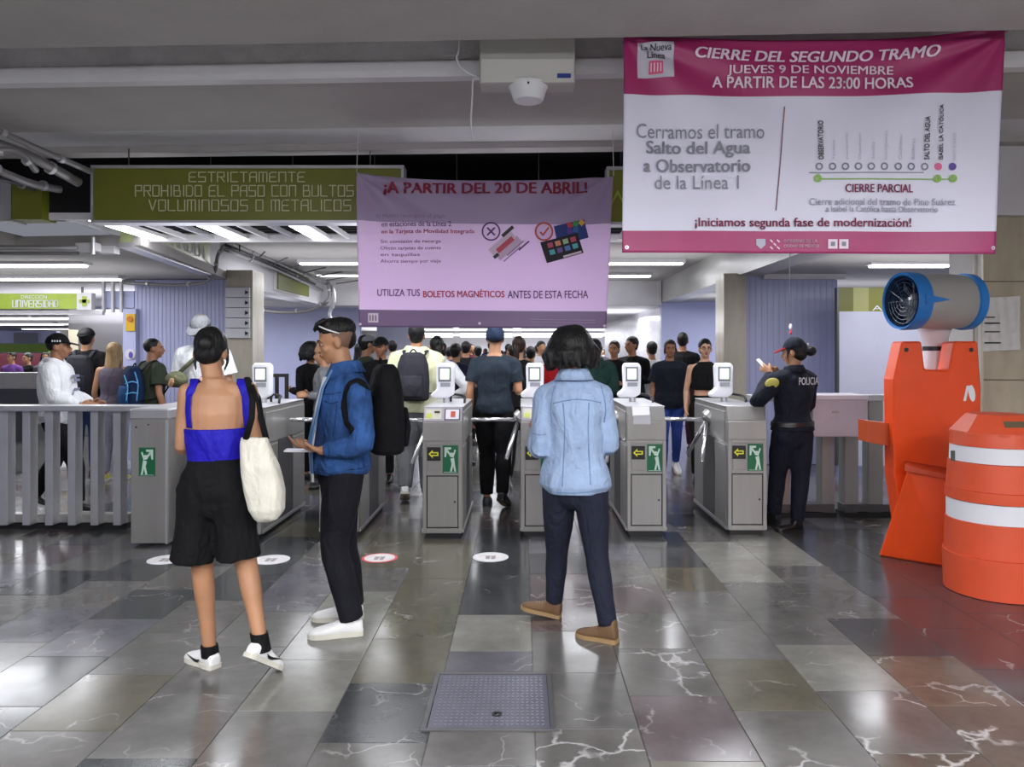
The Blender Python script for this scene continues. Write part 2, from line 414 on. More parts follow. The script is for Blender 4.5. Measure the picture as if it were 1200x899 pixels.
def body(J, parent, skin, voxel, curl=.5):
    mb = MB(); s = J['s']; fm = .9 if J['fem'] else 1.0
    spine(J, -.10, 1.03, mb=mb, off=-.006)
    for k in (-1, 1):
        S = J['sh'][k]; E = J['el'][k]; W_ = J['wr'][k]
        mb.tube([J['neck'] - Vector((0, 0, .035 * s)), J['neck'].lerp(S, .55) - Vector((0, 0, .022 * s)), S + Vector((0, 0, -.010 * s))], [.050 * s, .047 * s, .048 * s * fm], 12, ball=True)
        mb.tube([S, S.lerp(E, .4), E, E.lerp(W_, .3), W_], [.052 * s * fm, .047 * s * fm, .037 * s * fm, .039 * s * fm, .025 * s * fm], 14, ball=True, smooth=3)
        hand(mb, J, k, curl if not isinstance(curl, dict) else curl[k], 1.0 if voxel < .008 else 1.25)
        H_ = J['hip'][k]; K = J['kn'][k]; A = J['an'][k]
        mb.tube([H_, H_.lerp(K, .35), K, K.lerp(A, .28), K.lerp(A, .6), A], [.080 * s, .076 * s, .053 * s, .056 * s * fm, .044 * s * fm, .034 * s * fm], 16, ball=True, smooth=3)
        t = J['toe'][k].normalized(); fr_ = t.cross(Vector((0, 0, 1))).normalized(); fu = fr_.cross(t); mb.tube([A - fu * .030 * s, A - fu * .046 * s + t * .08 * s, A - fu * .052 * s + t * .13 * s], [.031 * s, .024 * s, .016 * s], 10, ball=True)
    mb.tube([J['neck'] - Vector((0, 0, .04 * s)), J['head'] - J['f'] * .02 * s + Vector((0, 0, -.05 * s))], [.060 * s * fm, .054 * s * fm], 14, ball=True)
    head_parts(mb, J)
    return fuse('body', mb, skin, parent, voxel, 3)
def face(J, parent, hairm, lipm=None, far=False):
    p = J['hp']; A = J['hA']; s = J['hs']; r, f, up = A
    for k in (-1, 1):
        mb = MB(); mb.ell(p(k * .030, .0765, -.002), (.0120 * s, .0100 * s, .0044 * s), A, 10); e = obj('eye', mb, rgb('eye_white', 172, 164, 156, rough=.3), parent, True)
        mb = MB(); mb.ell(p(k * .030, .0845, -.002), (.0062 * s, .0045 * s, .0056 * s), A, 8); obj('iris', mb, rgb('iris_dark', 30, 18, 12, rough=.2), e, True)
        mb = MB(); mb.tube([p(k * .012, .092, .018), p(k * .030, .091, .024), p(k * .050, .078, .019)], [.003 * s, .005 * s, .002 * s], 6); obj('eyebrow', mb, hairm, parent, True)
    mb = MB(); mb.ell(p(0, .094, -.0545), (.021 * s, .008 * s, .0045 * s), A, 10); mb.ell(p(0, .093, -.0625), (.018 * s, .009 * s, .0055 * s), A, 10)
    obj('lips', mb, lipm or rgb('lips', 150, 80, 72, rough=.45), parent, True)
def hair(J, parent, m, style, voxel, seed=0):
    p = J['hp']; A = J['hA']; s = J['hs']; r, f, up = A; mb = MB(); wr = .003
    mb.ell(p(0, -.026, .034), (.083 * s, .104 * s, .095 * s), A, 20)
    if style in ('short', 'fade', 'crop'): mb.ell(p(0, -.045, -.015), (.068 * s, .07 * s, .075 * s), A, 14)
    if style == 'fade':
        sh_ = MB(); sh_.ell(p(0, -.022, .027), (.0768 * s, .0965 * s, .0915 * s), A, 22); fuse('shaved_sides', sh_, rgb('hair_stubble', 112, 84, 68, rough=.7, noise=.1, nscale=30), parent, voxel, 2)
        mb = MB(); mb.ell(p(0, -.028, .058), (.0785 * s, .102 * s, .072 * s), A, 20); mb.ell(p(0, .020, .098), (.062 * s, .072 * s, .034 * s), A, 14); mb.ell(p(0, -.068, .012), (.060 * s, .050 * s, .072 * s), A, 14)
        for q in range(14): mb.tube([p((q - 6.5) * .009, .02, .125), p((q - 6.5) * .011, .075, .112 - .004 * (q % 3)), p((q - 6.5) * .011, .098, .082 - .006 * (q % 2))], [.014 * s, .013 * s, .005 * s], 6)
        wr = .005
    if style == 'buzz': mb = MB(); mb.ell(p(0, -.022, .03), (.079 * s, .098 * s, .090 * s), A, 20); wr = 0
    if style in ('bun', 'updo'):
        mb.ell(p(0, -.05, -.02), (.072 * s, .07 * s, .07 * s), A, 14)
        mb.ell(p(0, -.11, .0 if style == 'updo' else .06), (.045 * s, .04 * s, .042 * s), A, 12); wr = .005
    if style == 'updo':
        for k in (-1, 1): mb.tube([p(k * .07, .03, .03), p(k * .082, .035, -.04), p(k * .07, .04, -.09)], [.012 * s, .011 * s, .005 * s], 8, ball=True)
    if style in ('long', 'longer'):
        l = .30 if style == 'long' else .40
        mb.loft([(p(0, -.03, .03), r * .084 * s, f * .085 * s), (p(0, -.05, -.08), r * .088 * s, f * .06 * s), (p(0, -.075, -.18), r * .095 * s, f * .04 * s), (p(0, -.09, -l), r * .07 * s, f * .025 * s)], 18)
        for k in (-1, 1): mb.tube([p(k * .06, .03, .07), p(k * .08, .015, -.0), p(k * .085, .0, -.12), p(k * .09, .01, -.2)], [.02 * s, .022 * s, .024 * s, .012 * s], 8, ball=True)
        wr = .007
    if style == 'bob':
        s = s * 1.13
        mb.ell(p(0, -.03, .025), (.120 * s, .125 * s, .112 * s), A, 22)
        mb.loft([(p(0, -.02, .06), r * .118 * s, f * .115 * s), (p(0, -.03, 0), r * .142 * s, f * .125 * s), (p(0, -.04, -.07), r * .148 * s, f * .115 * s), (p(0, -.05, -.095), r * .115 * s, f * .09 * s)], 22)
        for q in range(26):
            an = q / 26 * 2 * math.pi; cx, cy = math.cos(an), math.sin(an)
            if cy > .75: continue
            mb.tube([p(cx * .10, cy * .09 - .03, .06), p(cx * (.135 + .012 * (q % 3)), cy * .12 - .035, -.03), p(cx * (.122 + .015 * (q % 3)), cy * (.1 + .02 * (q % 2)) - .045, -.095 - .009 * (q % 4))], [.024 * s, .026 * s, .012 * s], 7)
        wr = .008
    if style == 'pony':
        mb.ell(p(0, -.05, -.01), (.07 * s, .07 * s, .07 * s), A, 14)
        mb.tube([p(0, -.11, .03), p(0, -.16, -.01), p(0, -.16, -.12), p(0, -.14, -.22)], [.022 * s, .034 * s, .03 * s, .01 * s], 10, ball=True, smooth=3); wr = .006
    return fuse('hair', mb, m, parent, voxel, 2, wr, 32, seed, wstretch=(1, 1, .35))
def cap(J, parent, m, visor=True, band=None, vm=None, back=False, s0=1.0, drop=0.0):
    p = J['hp']; r, f, up = J['hA']; s = J['hs']; mb = MB(); secs = []
    for j in range(9):
        q = j / 8 * math.pi / 2 * .96; c_ = math.cos(q)
        secs.append((p(0, -.016, .035 + math.sin(q) * .092 * s0), r * .089 * s * c_, f * .108 * s * c_))
    if drop: secs = [(p(0, -.022, .035 - drop), r * .086 * s, f * .104 * s)] + secs
    mb.loft(secs, 24); c = obj('cap', mb, m, parent, True)
    sg = -1 if back else 1
    if visor:
        v = MB(); pts = []; 
        for i in range(11):
            a = math.pi * i / 10; pts.append(p(math.cos(a) * .078, sg * (.05 + math.sin(a) * .128),   .042 - .034 * math.sin(a) + .008 * math.sin(a) * math.cos(a) ** 2))
        v.quadbox(pts, up * .010 * s); obj('visor', v, vm or m, c)
    return c
def top(J, parent, m, voxel, sleeve='long', t0=0.0, off=.018, offlow=.03, wr=.007, seed=0, wide=1.0, hood=False, collar=None, so=.014, neck=1.0, name='shirt', belly=0.0, label=None):
    mb = MB(); s = J['s']; fm = .92 if J['fem'] else 1.0
    spine(J, t0, neck, off, offlow, 24, wide, mb, belly)
    for k in (-1, 1):
        S = J['sh'][k]; E = J['el'][k]; W_ = J['wr'][k]
        if sleeve != 'none': mb.tube([J['neck'] - Vector((0, 0, .035 * s)), J['neck'].lerp(S, .55) - Vector((0, 0, .019 * s)), S - Vector((0, 0, .006 * s))], [.052 * s + so * .5 + voxel * .4, .050 * s + so * .8 + voxel * .5, .052 * s * fm + so + voxel * .3], 14, ball=True)
        if sleeve == 'long':
            mb.tube([S, S.lerp(E, .45), E, E.lerp(W_, .5), E.lerp(W_, .94)], [.054 * s * fm + so, .050 * s * fm + so, .043 * s * fm + so, .038 * s * fm + so, .030 * s * fm + so * .6], 16, smooth=3)
        if sleeve == 'short':
            mb.tube([S, S.lerp(E, .4), S.lerp(E, .72)], [.054 * s * fm + so, .052 * s * fm + so * 1.3, .050 * s * fm + so * 1.7], 16, smooth=2)
        if sleeve == 'none':
            mb.tube([J['neck'] - Vector((0, 0, .075 * s)), S.lerp(J['neck'], .25) - Vector((0, 0, .03 * s))], [.05 * s + .01, .048 * s], 14, ball=True)
    if hood:
        q = J['neck']; fx = Vector((J['f'].x, J['f'].y, 0)).normalized()
        mb.tube([q + fx * .075 * s + Vector((0, 0, -.02)), q + J['D'](1, 0, 0) * .08 * s + Vector((0, 0, .02)), q - fx * .085 * s + Vector((0, 0, .0)), q - J['D'](1, 0, 0) * .08 * s + Vector((0, 0, .02)), q + fx * .075 * s + Vector((0, 0, -.02))],
                [.03 * s, .036 * s, .05 * s, .036 * s, .03 * s], 10, smooth=4)
        mb.ell(q - fx * .10 * s + Vector((0, 0, -.05 * s)), (.11 * s, .055 * s, .08 * s), (J['D'](1, 0, 0), J['D'](0, 1, 0), Vector((0, 0, 1))), 14)
    o = fuse(name, mb, m, parent, voxel, 3, wr, 11, seed, label)
    if collar:
        q = J['neck']; fx = Vector((J['f'].x, J['f'].y, 0)).normalized(); sd = Vector((fx.y, -fx.x, 0)); c = MB()
        ring = []
        for i in range(17):
            a = math.pi * (-.42 + 1.84 * i / 16) - math.pi / 2 + math.pi      # opens forwards
            a = math.pi / 2 + math.pi * .13 + (2 * math.pi * .87) * i / 16
            ring.append((math.cos(a), math.sin(a)))
        vs = []; 
        for (cx, cy) in ring:
            dr = sd * cx + fx * cy
            vs += [q + dr * .068 * s + Vector((0, 0, -.01 * s - .03 * s * max(0, cy))), q + dr * .074 * s + Vector((0, 0, .05 * s - .02 * s * max(0, cy))), q + dr * .082 * s + Vector((0, 0, .048 * s - .02 * s * max(0, cy))), q + dr * .115 * s + Vector((0, 0, -.012 * s - .05 * s * max(0, cy)))]
        fs = []
        for i in range(16):
            for j in range(3): fs.append((i * 4 + j, i * 4 + j + 1, i * 4 + 4 + j + 1, i * 4 + 4 + j))
        c.add(vs, fs); co = obj('collar', c, collar, o, True, fixn=False)
        sm = co.modifiers.new('th', 'SOLIDIFY'); sm.thickness = .005
    return o
def pants(J, parent, m, voxel, t1=.22, off=.012, frac=.97, loose=.012, flare=0.0, wr=.006, seed=0, name='trousers', label=None, ends=None, endr=.10):
    mb = MB(); s = J['s']
    spine(J, -.10, t1, off, None, 22, 1.0, mb)
    for k in (-1, 1):
        H_ = J['hip'][k]; K = J['kn'][k]; A = J['an'][k]
        if frac > .6:
            e = K.lerp(A, (frac - .5) * 2)
            P = [H_, H_.lerp(K, .4), K, K.lerp(e, .35), K.lerp(e, .7), e]
            Q = [.094 * s + off, .084 * s + loose, .058 * s + loose, .056 * s + loose + flare * .3, .046 * s + loose + flare * .6, .038 * s + loose + flare]
        else:
            e = ends[k] if ends else H_.lerp(K, frac * 2); P = [H_, H_.lerp(e, .5), e]; Q = [.094 * s + off, .090 * s + loose + flare * .5, .078 * s + loose + flare]
            if ends: Q = [.094 * s + off, .098 * s, endr]
        mb.tube(P, Q, 18, smooth=3)
        mb.ell(H_, ((.094 * s + off),) * 3, n=14)
    mb.ell((J['hip'][-1] + J['hip'][1]) / 2 - Vector((0, 0, .03 * s)), (.13 * s, .10 * s + off, .10 * s), n=14)
    return fuse(name, mb, m, parent, voxel, 3, wr, 13, seed, label)
def shoe(J, k, parent, m, solem, L=.27, w_=.048, hi=0.0, mark=None, lace=None):
    s = J['s'] * (.93 if J['fem'] else 1); t = J['toe'][k].normalized(); A = J['an'][k]; r = t.cross(Vector((0, 0, 1))).normalized(); u = r.cross(t).normalized()
    h0 = A - u * .083 * s - t * .055 * s      # heel, at sole level
    if h0.z < .001 : h0.z = .001
    tip = h0 + t * L * s; h0 = h0 + Vector((0, 0, .001 - min(h0.z, tip.z)))      # the sole touches the floor
    def q(y, x, z): return h0 + t * y * L * s + r * x * s + u * z * s
    up_ = MB(); secs = []
    for y, wd, zt in ((0.0, .030, .060), (.04, .036, .075 + hi), (.16, .040, .088 + hi), (.30, .041, .090 + hi * .9), (.42, .043, .074), (.58, .047, .060), (.75, .048, .048), (.9, .040, .038), (.985, .022, .028)):
        secs.append((q(y, 0, .018 + (zt - .018) / 2), r * wd * s, u * ((zt - .012) / 2 + .004) * s))
    up_.loft(secs, 18, power=.8)
    sh = fuse('shoe', up_, m, parent, .006, 3)
    so = MB(); out = []
    for y, wd in ((-.012, .020), (.0, .034), (.08, .041), (.25, .042), (.4, .041), (.55, .047), (.72, .051), (.87, .046), (.96, .032), (1.008, .014)): out.append((y, wd))
    pts = [q(y, wd, 0) for y, wd in out] + [q(y, -wd, 0) for y, wd in reversed(out)]
    so.quadbox(pts, u * .024 * s); obj('sole', so, solem, sh)
    if lace:
        lm = MB()
        for i in range(4): lm.tube([q(.40 + i * .07, -.022, .079 - i * .007), q(.43 + i * .07, 0, .086 - i * .007), q(.40 + i * .07, .022, .079 - i * .007)], .003 * s, 6)
        obj('laces', lm, lace, sh)
    if mark:
        for sd in (-1, 1):
            mk = MB(); poly = [(.30, .050), (.36, .030), (.46, .028), (.86 * .9, .056), (.47, .044), (.38, .044)]
            mk.quadbox([q(y, sd * (.046 + .0025 * math.sin(y * 3)), z) for y, z in poly], r * sd * .003)
            obj('side_mark', mk, mark, sh)
    return sh
def backpack(label, J, m, w_=.30, h=.44, dp=.17, z=1.17, voxel=.012, trim=None, group=None, drop=0, strapm=None, straps=True, out=.16):
    W = J['W']; D = J['D']; r = D(1, 0, 0); f = D(0, 1, 0); u = Vector((0, 0, 1)); s = 1
    c = W(drop, -out, z); t = thing('backpack', label, 'backpack', c - u * h / 2, group)
    mb = MB(); mb.loft([(c - u * h * .5, r * w_ * .40, f * dp * .36), (c - u * h * .46, r * w_ * .48, f * dp * .48), (c - u * h * .1, r * w_ * .5, f * dp * .5), (c + u * h * .25, r * w_ * .46, f * dp * .42), (c + u * h * .44, r * w_ * .36, f * dp * .32), (c + u * h * .5, r * w_ * .22, f * dp * .2)], 22, power=.7)
    fuse('bag_body', mb, m, t, voxel, 2, .003, 14, 5)
    mb = MB(); mb.loft([(c - u * h * .42 - f * dp * .47, r * w_ * .34, f * dp * .12), (c - u * h * .2 - f * dp * .52, r * w_ * .36, f * dp * .14), (c + u * h * .02 - f * dp * .47, r * w_ * .33, f * dp * .08)], 16, power=.8)
    fuse('front_pocket', mb, trim or m, t, voxel, 3)
    mb = MB(); mb.tube([c + u * h * .47 - r * .04 + f * .02, c + u * h * .56 + f * .03, c + u * h * .47 + r * .04 + f * .02], .008, 8, smooth=4); obj('carry_loop', mb, strapm or m, t)
    if straps:
        for k in (-1, 1):
            S = J['sh'][k].lerp(J['neck'], .42); ss = J['s']
            mb = MB(); P = [c + u * h * .36 + r * k * .07 + f * dp * .3, S + u * .045 * ss - f * .07 * ss, S + u * .062 * ss, S + f * .09 * ss - u * .0 * ss, S + f * .135 * ss - u * .13 * ss, S + f * .125 * ss - u * .25 * ss + r * k * .03, J['sh'][k] - u * .33 * ss + f * .02 * ss, c - u * h * .34 + r * k * w_ * .42]
            secs = []; 
            for i in range(len(P)):
                T = (P[min(i + 1, len(P) - 1)] - P[max(i - 1, 0)]).normalized(); b = (r - T * r.dot(T)).normalized(); secs.append((P[i], b * .022, T.cross(b) * .006))
            mb.loft(secs, 8); obj('strap', mb, strapm or m, t, True)
    return t
SKINS = {'tan': dict(c=(168, 122, 90)), 'brown': dict(c=(140, 98, 72)), 'light': dict(c=(196, 150, 122)), 'mid': dict(c=(152, 106, 78))}
def skinm(k):
    c = SKINS[k]['c']; return mat('skin_' + k, hexc(*c), rough=.52, noise=.08, nscale=6, bump=.08, bscale=300)
def cloth(name, r, g, b, rough=.85, bump=.3, bscale=60, noise=.1, nscale=5, **k): return rgb(name, r, g, b, rough=rough, bump=bump, bscale=bscale, noise=noise, nscale=nscale, spec=.25, folds=k.pop('folds', .55), **k)
HAIRC = {'black': (14, 12, 13), 'brown': (44, 30, 22), 'blonde': (150, 125, 88), 'grey': (95, 92, 90)}
def hairm(c): return mat('hair_' + c, hexc(*HAIRC[c]), rough=.5, noise=.3, nscale=30, bump=.6, bscale=120, stretch=(1, 1, .15), spec=.35)
def person(label, J, skin='tan', hairc='black', style='short', topk=None, botk=None, shoes=None, caps=None, vox=.012, facef=True, curl=.5, group=None, seed=0, extra=None):
    p = thing('person', label, 'person', J['base'], group)
    body(J, p, skinm(skin), vox, curl)
    if facef: face(J, p, hairm(hairc))
    if style: hair(J, p, hairm(hairc), style, max(.007, vox * .8), seed)
    if caps: cap(J, p, **caps)
    out = {}
    if topk: out['top'] = top(J, p, voxel=vox, seed=seed, **topk)
    if botk: out['bot'] = pants(J, p, voxel=vox, seed=seed + 9, **botk)
    if shoes:
        for k in (-1, 1): shoe(J, k, p, **shoes)
    return p, out
# ------------------------------------------------------------------ shared materials
M_CONC = rgb('painted_concrete', 168, 164, 161, rough=.75, noise=.06, nscale=2.5, bump=.25, bscale=35)
M_CONCD = rgb('rough_concrete', 118, 116, 116, rough=.85, noise=.12, nscale=5, bump=.6, bscale=45)
M_WHITE = rgb('white_paint', 205, 203, 206, rough=.5, noise=.04, nscale=3)
M_LAV = rgb('lavender_panel', 176, 180, 214, rough=.4, noise=.03, nscale=2)
M_STEEL = rgb('brushed_steel', 160, 158, 155, rough=.36, metal=.55, noise=.07, nscale=5, bump=.06, bscale=90, stretch=(1, 1, .08))
M_STEELD = rgb('dark_steel', 92, 91, 93, rough=.4, metal=.5, noise=.1, nscale=6)
M_STEELL = rgb('light_steel', 192, 192, 196, rough=.3, metal=.55, noise=.05, nscale=6)
M_CHROME = rgb('polished_steel', 225, 226, 230, rough=.14, metal=.9)
M_BLACK = rgb('black_plastic', 20, 20, 22, rough=.45)
M_DARK = rgb('void_shade', 14, 14, 18, rough=.9)
M_PLW = rgb('white_plastic', 225, 226, 230, rough=.35)
M_GREEN = rgb('sign_olive', 112, 116, 34, rough=.35, noise=.06, nscale=2)
M_GREENL = rgb('sign_lime', 150, 170, 60, rough=.4, noise=.05)
M_TXT = rgb('sign_letters', 214, 214, 176, rough=.5)
M_TUBE = mat('lamp_tube', (0.95, 0.96, 1.0), rough=.4, emit=7.0)
M_TUBEF = mat('lamp_tube_far', (0.95, 0.96, 1.0), rough=.4, emit=3.2)
M_PAPER = rgb('paper', 214, 214, 220, rough=.7)

# ------------------------------------------------------------------ floor
def marble(name, c, veins=0.0, rough=.17, speck=.12):
    m = bpy.data.materials.new('marble_' + name); m.use_nodes = True; nt = m.node_tree; N = nt.nodes; L = nt.links; b = N['Principled BSDF']
    tc = N.new('ShaderNodeTexCoord'); oi = N.new('ShaderNodeObjectInfo'); ad = N.new('ShaderNodeVectorMath'); ad.operation = 'ADD'
    sc_ = N.new('ShaderNodeVectorMath'); sc_.operation = 'SCALE'; cb = N.new('ShaderNodeCombineXYZ')
    for i in range(3): L.new(oi.outputs['Random'], cb.inputs[i])
    L.new(cb.outputs[0], sc_.inputs[0]); sc_.inputs['Scale'].default_value = 37.0
    L.new(tc.outputs['Object'], ad.inputs[0]); L.new(sc_.outputs[0], ad.inputs[1])
    n1 = N.new('ShaderNodeTexNoise'); n1.inputs['Scale'].default_value = 5; n1.inputs['Detail'].default_value = 8; n1.inputs['Roughness'].default_value = .7
    L.new(ad.outputs[0], n1.inputs['Vector'])
    mx = N.new('ShaderNodeMix'); mx.data_type = 'RGBA'; c = hexc(*[q * .89 for q in c])
    mx.inputs[6].default_value = (*[k * (1 - speck * 2) for k in c], 1); mx.inputs[7].default_value = (*[min(1, k * (1 + speck * 2)) for k in c], 1)
    mr = N.new('ShaderNodeMapRange'); mr.inputs[1].default_value = .3; mr.inputs[2].default_value = .7
    L.new(n1.outputs['Fac'], mr.inputs[0]); L.new(mr.outputs[0], mx.inputs[0]); last = mx.outputs[2]
    # veins
    n2 = N.new('ShaderNodeTexNoise'); n2.inputs['Scale'].default_value = 4.5; n2.inputs['Detail'].default_value = 5
    L.new(ad.outputs[0], n2.inputs['Vector'])
    m2 = N.new('ShaderNodeVectorMath'); m2.operation = 'MULTIPLY_ADD'; m2.inputs[1].default_value = (.28, .28, .28)
    L.new(n2.outputs['Color'], m2.inputs[0]); L.new(ad.outputs[0], m2.inputs[2])
    vo = N.new('ShaderNodeTexVoronoi'); vo.feature = 'DISTANCE_TO_EDGE'; vo.inputs['Scale'].default_value = 3.4
    L.new(m2.outputs[0], vo.inputs['Vector'])
    r2 = N.new('ShaderNodeMapRange'); r2.inputs[1].default_value = .0; r2.inputs[2].default_value = .018 + .03 * veins; r2.inputs[3].default_value = 1; r2.inputs[4].default_value = 0
    L.new(vo.outputs['Distance'], r2.inputs[0])
    n3 = N.new('ShaderNodeTexNoise'); n3.inputs['Scale'].default_value = 3.0; n3.inputs['Detail'].default_value = 2; L.new(m2.outputs[0], n3.inputs['Vector'])
    r3 = N.new('ShaderNodeMapRange'); r3.inputs[1].default_value = .56 - .14 * veins; r3.inputs[2].default_value = .66 - .1 * veins; L.new(n3.outputs['Fac'], r3.inputs[0])
    mu = N.new('ShaderNodeMath'); mu.operation = 'MULTIPLY'; L.new(r2.outputs[0], mu.inputs[0]); L.new(r3.outputs[0], mu.inputs[1])
    mu2 = N.new('ShaderNodeMath'); mu2.operation = 'MULTIPLY'; L.new(mu.outputs[0], mu2.inputs[0]); mu2.inputs[1].default_value = .25 + .6 * veins
    m3 = N.new('ShaderNodeMix'); m3.data_type = 'RGBA'; L.new(mu2.outputs[0], m3.inputs[0]); L.new(last, m3.inputs[6]); m3.inputs[7].default_value = (.55, .54, .53, 1)
    L.new(m3.outputs[2], b.inputs['Base Color'])
    # polish worn unevenly
    n4 = N.new('ShaderNodeTexNoise'); n4.inputs['Scale'].default_value = 2.2; n4.inputs['Detail'].default_value = 4; L.new(ad.outputs[0], n4.inputs['Vector'])
    r4 = N.new('ShaderNodeMapRange'); r4.inputs[1].default_value = .3; r4.inputs[2].default_value = .7; r4.inputs[3].default_value = rough * .7; r4.inputs[4].default_value = rough * 1.5
    L.new(n4.outputs['Fac'], r4.inputs[0]); L.new(r4.outputs[0], b.inputs['Roughness'])
    bp = N.new('ShaderNodeBump'); bp.inputs['Strength'].default_value = .10; bp.inputs['Distance'].default_value = .01
    L.new(n4.outputs['Fac'], bp.inputs['Height']); L.new(bp.outputs[0], b.inputs['Normal'])
    b.inputs['Specular IOR Level'].default_value = .6
    return m
MB_ = {'light': marble('light', (132, 131, 124), .15), 'mid': marble('mid', (104, 102, 99), .15), 'olive': marble('olive', (98, 94, 80), .2),
       'dark': marble('dark', (66, 68, 70), .1), 'lav': marble('lavender', (102, 101, 108), .2), 'red': marble('red', (92, 80, 82), .25),
       'maroon': marble('maroon', (80, 64, 66), .2), 'brown': marble('brown', (104, 95, 84), .3), 'vein': marble('veined', (98, 95, 91), .65),
       'bvein': marble('brown_veined', (94, 89, 80), .8)}
def far_floor():
    m = bpy.data.materials.new('floor_far'); m.use_nodes = True; nt = m.node_tree; N = nt.nodes; L = nt.links; b = N['Principled BSDF']
    tc = N.new('ShaderNodeTexCoord'); mp = N.new('ShaderNodeMapping'); mp.inputs['Rotation'].default_value = (0, 0, math.pi / 2)
    L.new(tc.outputs['Object'], mp.inputs[0])
    br = N.new('ShaderNodeTexBrick'); br.inputs['Scale'].default_value = 1; br.inputs['Brick Width'].default_value = .54; br.inputs['Row Height'].default_value = .42
    br.inputs['Mortar Size'].default_value = .002; br.inputs['Color1'].default_value = (*hexc(112, 110, 106), 1); br.inputs['Color2'].default_value = (*hexc(76, 76, 76), 1)
    br.inputs['Mortar'].default_value = (*hexc(50, 50, 50), 1); L.new(mp.outputs[0], br.inputs['Vector']); L.new(br.outputs['Color'], b.inputs['Base Color'])
    b.inputs['Roughness'].default_value = .15; b.inputs['Specular IOR Level'].default_value = .75
    return m
floor = struct('floor', MB().box((-23, -7, -.2), (10, 62, -.0045)), far_floor())
FIX = [((965, 765), 'light'), ((945, 828), 'dark'), ((835, 865), 'red'), ((1000, 742), 'dark'), ((1100, 800), 'brown'), ((1110, 735), 'maroon'), ((1180, 760), 'maroon'), ((1060, 700), 'maroon'),
       ((1165, 850), 'bvein'), ((960, 890), 'vein'), ((1060, 880), 'vein'), ((573, 724), 'light'), ((560, 765), 'lav'), ((495, 748), 'olive'), ((575, 685), 'dark'), ((500, 685), 'olive'), ((510, 660), 'olive'),
       ((690, 865), 'vein'), ((770, 770), 'vein'), ((800, 880), 'vein'), ((300, 655), 'dark'), ((450, 850), 'dark'), ((560, 885), 'mid'), ((345, 830), 'light'), ((60, 790), 'dark'), ((100, 880), 'red'),
       ((250, 740), 'mid'), ((60, 850), 'red'), ((830, 800), 'lav'), ((750, 820), 'lav'), ((680, 820), 'mid'), ((690, 760), 'mid'), ((690, 705), 'red'), ((870, 690), 'mid'), ((940, 700), 'mid'), ((1040, 690), 'dark'), ((1000, 660), 'dark'), ((880, 665), 'light')]
tile_me = bpy.data.meshes.new('tile'); _b = MB().box((-.2087, -.2687, -.018), (.2087, .2687, 0), .0016); tile_me.from_pydata(_b.v, [], _b.f)
bm = bmesh.new(); bm.from_mesh(tile_me); bmesh.ops.recalc_face_normals(bm, faces=bm.faces); bm.to_mesh(tile_me); bm.free(); tile_me.materials.append(MB_['mid'])
HX0, HX1, HY0, HY1 = gx(498, 3.05), gx(646, 3.05), 3.085, 3.60
tiles = []
for c in range(-16, 17):
    x = .26 + .42 * c; st = (0.0, .27, .1, .36, .2)[c % 5] + R.uniform(-.05, .05)
    for r_ in range(0, 15):
        y = 2.30 + st + .54 * r_
        if abs(x) - .21 > .68 * y + .05 or y > 9.9: continue
        ppx = 612 + 900 * x / y; ppy = 413 + 900 * CAM_H / y; best = min(FIX, key=lambda q: math.hypot(q[0][0] - ppx, (q[0][1] - ppy) * 1.6))
        if math.hypot(best[0][0] - ppx, (best[0][1] - ppy) * 1.6) < 62: k = best[1]
        elif ppx > 1000: k = R.choice(['maroon', 'red', 'bvein', 'dark', 'mid'])
        elif y > 5.5: k = R.choice(['mid', 'dark', 'olive', 'lav', 'red', 'mid', 'dark'])
        else: k = R.choice(['mid', 'olive', 'lav', 'mid', 'dark', 'light', 'mid'])
        tiles.append((y, x, k))
tiles.sort()
print('TILES', len(tiles))
for y, x, k in tiles[:300]:
    o = bpy.data.objects.new('tile', tile_me); COL.objects.link(o); o.parent = floor; o.location = (x, y, R.uniform(-.0004, .0004))
    if R.random() < .5: o.rotation_euler.z = math.pi
    o.material_slots[0].link = 'OBJECT'; o.material_slots[0].material = MB_[k]
# steel hatch plate in the floor
M_HATCH = rgb('hatch_steel', 100, 100, 112, rough=.38, metal=.6, noise=.15, nscale=9); M_HATCHL = rgb('hatch_tread', 165, 165, 180, rough=.3, metal=.7)
h = thing('floor_hatch', 'square steel chequer plate hatch set into the marble floor', 'hatch', ((HX0 + HX1) / 2, (HY0 + HY1) / 2, 0))
m = MB(); z = .0075
for a, b_ in (((HX0 - .02, HY0 - .02), (HX1 + .02, HY0)), ((HX0 - .02, HY1), (HX1 + .02, HY1 + .02)), ((HX0 - .02, HY0), (HX0, HY1)), ((HX1, HY0), (HX1 + .02, HY1))): m.box((*a, 0), (*b_, z), .001)
obj('frame', m, M_STEELD, h)
m = MB().box((HX0 + .004, HY0 + .004, 0), (HX1 - .004, HY1 - .004, .005)); pl = obj('plate', m, M_HATCH, h)
m = MB(); nx, ny = 22, 17
for i in range(nx):
    for j in range(ny):
        cx = HX0 + .02 + (HX1 - HX0 - .04) * (i + .5) / nx; cy = HY0 + .02 + (HY1 - HY0 - .04) * (j + .5) / ny; a = .8 if (i + j) % 2 else -.8
        ca, sa = math.cos(a) * .011, math.sin(a) * .011; ka, kb = -math.sin(a) * .0035, math.cos(a) * .0035
        m.add([(cx - ca, cy - sa, .0052), (cx + ka, cy + kb, .0052), (cx + ca, cy + sa, .0052), (cx - ka, cy - kb, .0052), (cx, cy, .0078)], [(0, 1, 4), (1, 2, 4), (2, 3, 4), (3, 0, 4)])
obj('tread_pattern', m, M_HATCHL, pl, kind='stuff')
obj('lifting_ring', MB().lathe(((HX0 + HX1) / 2 + .03, HY0 + .12, .005), [(.022, 0), (.022, .003), (.012, .003), (.012, 0)], 16), M_BLACK, h)
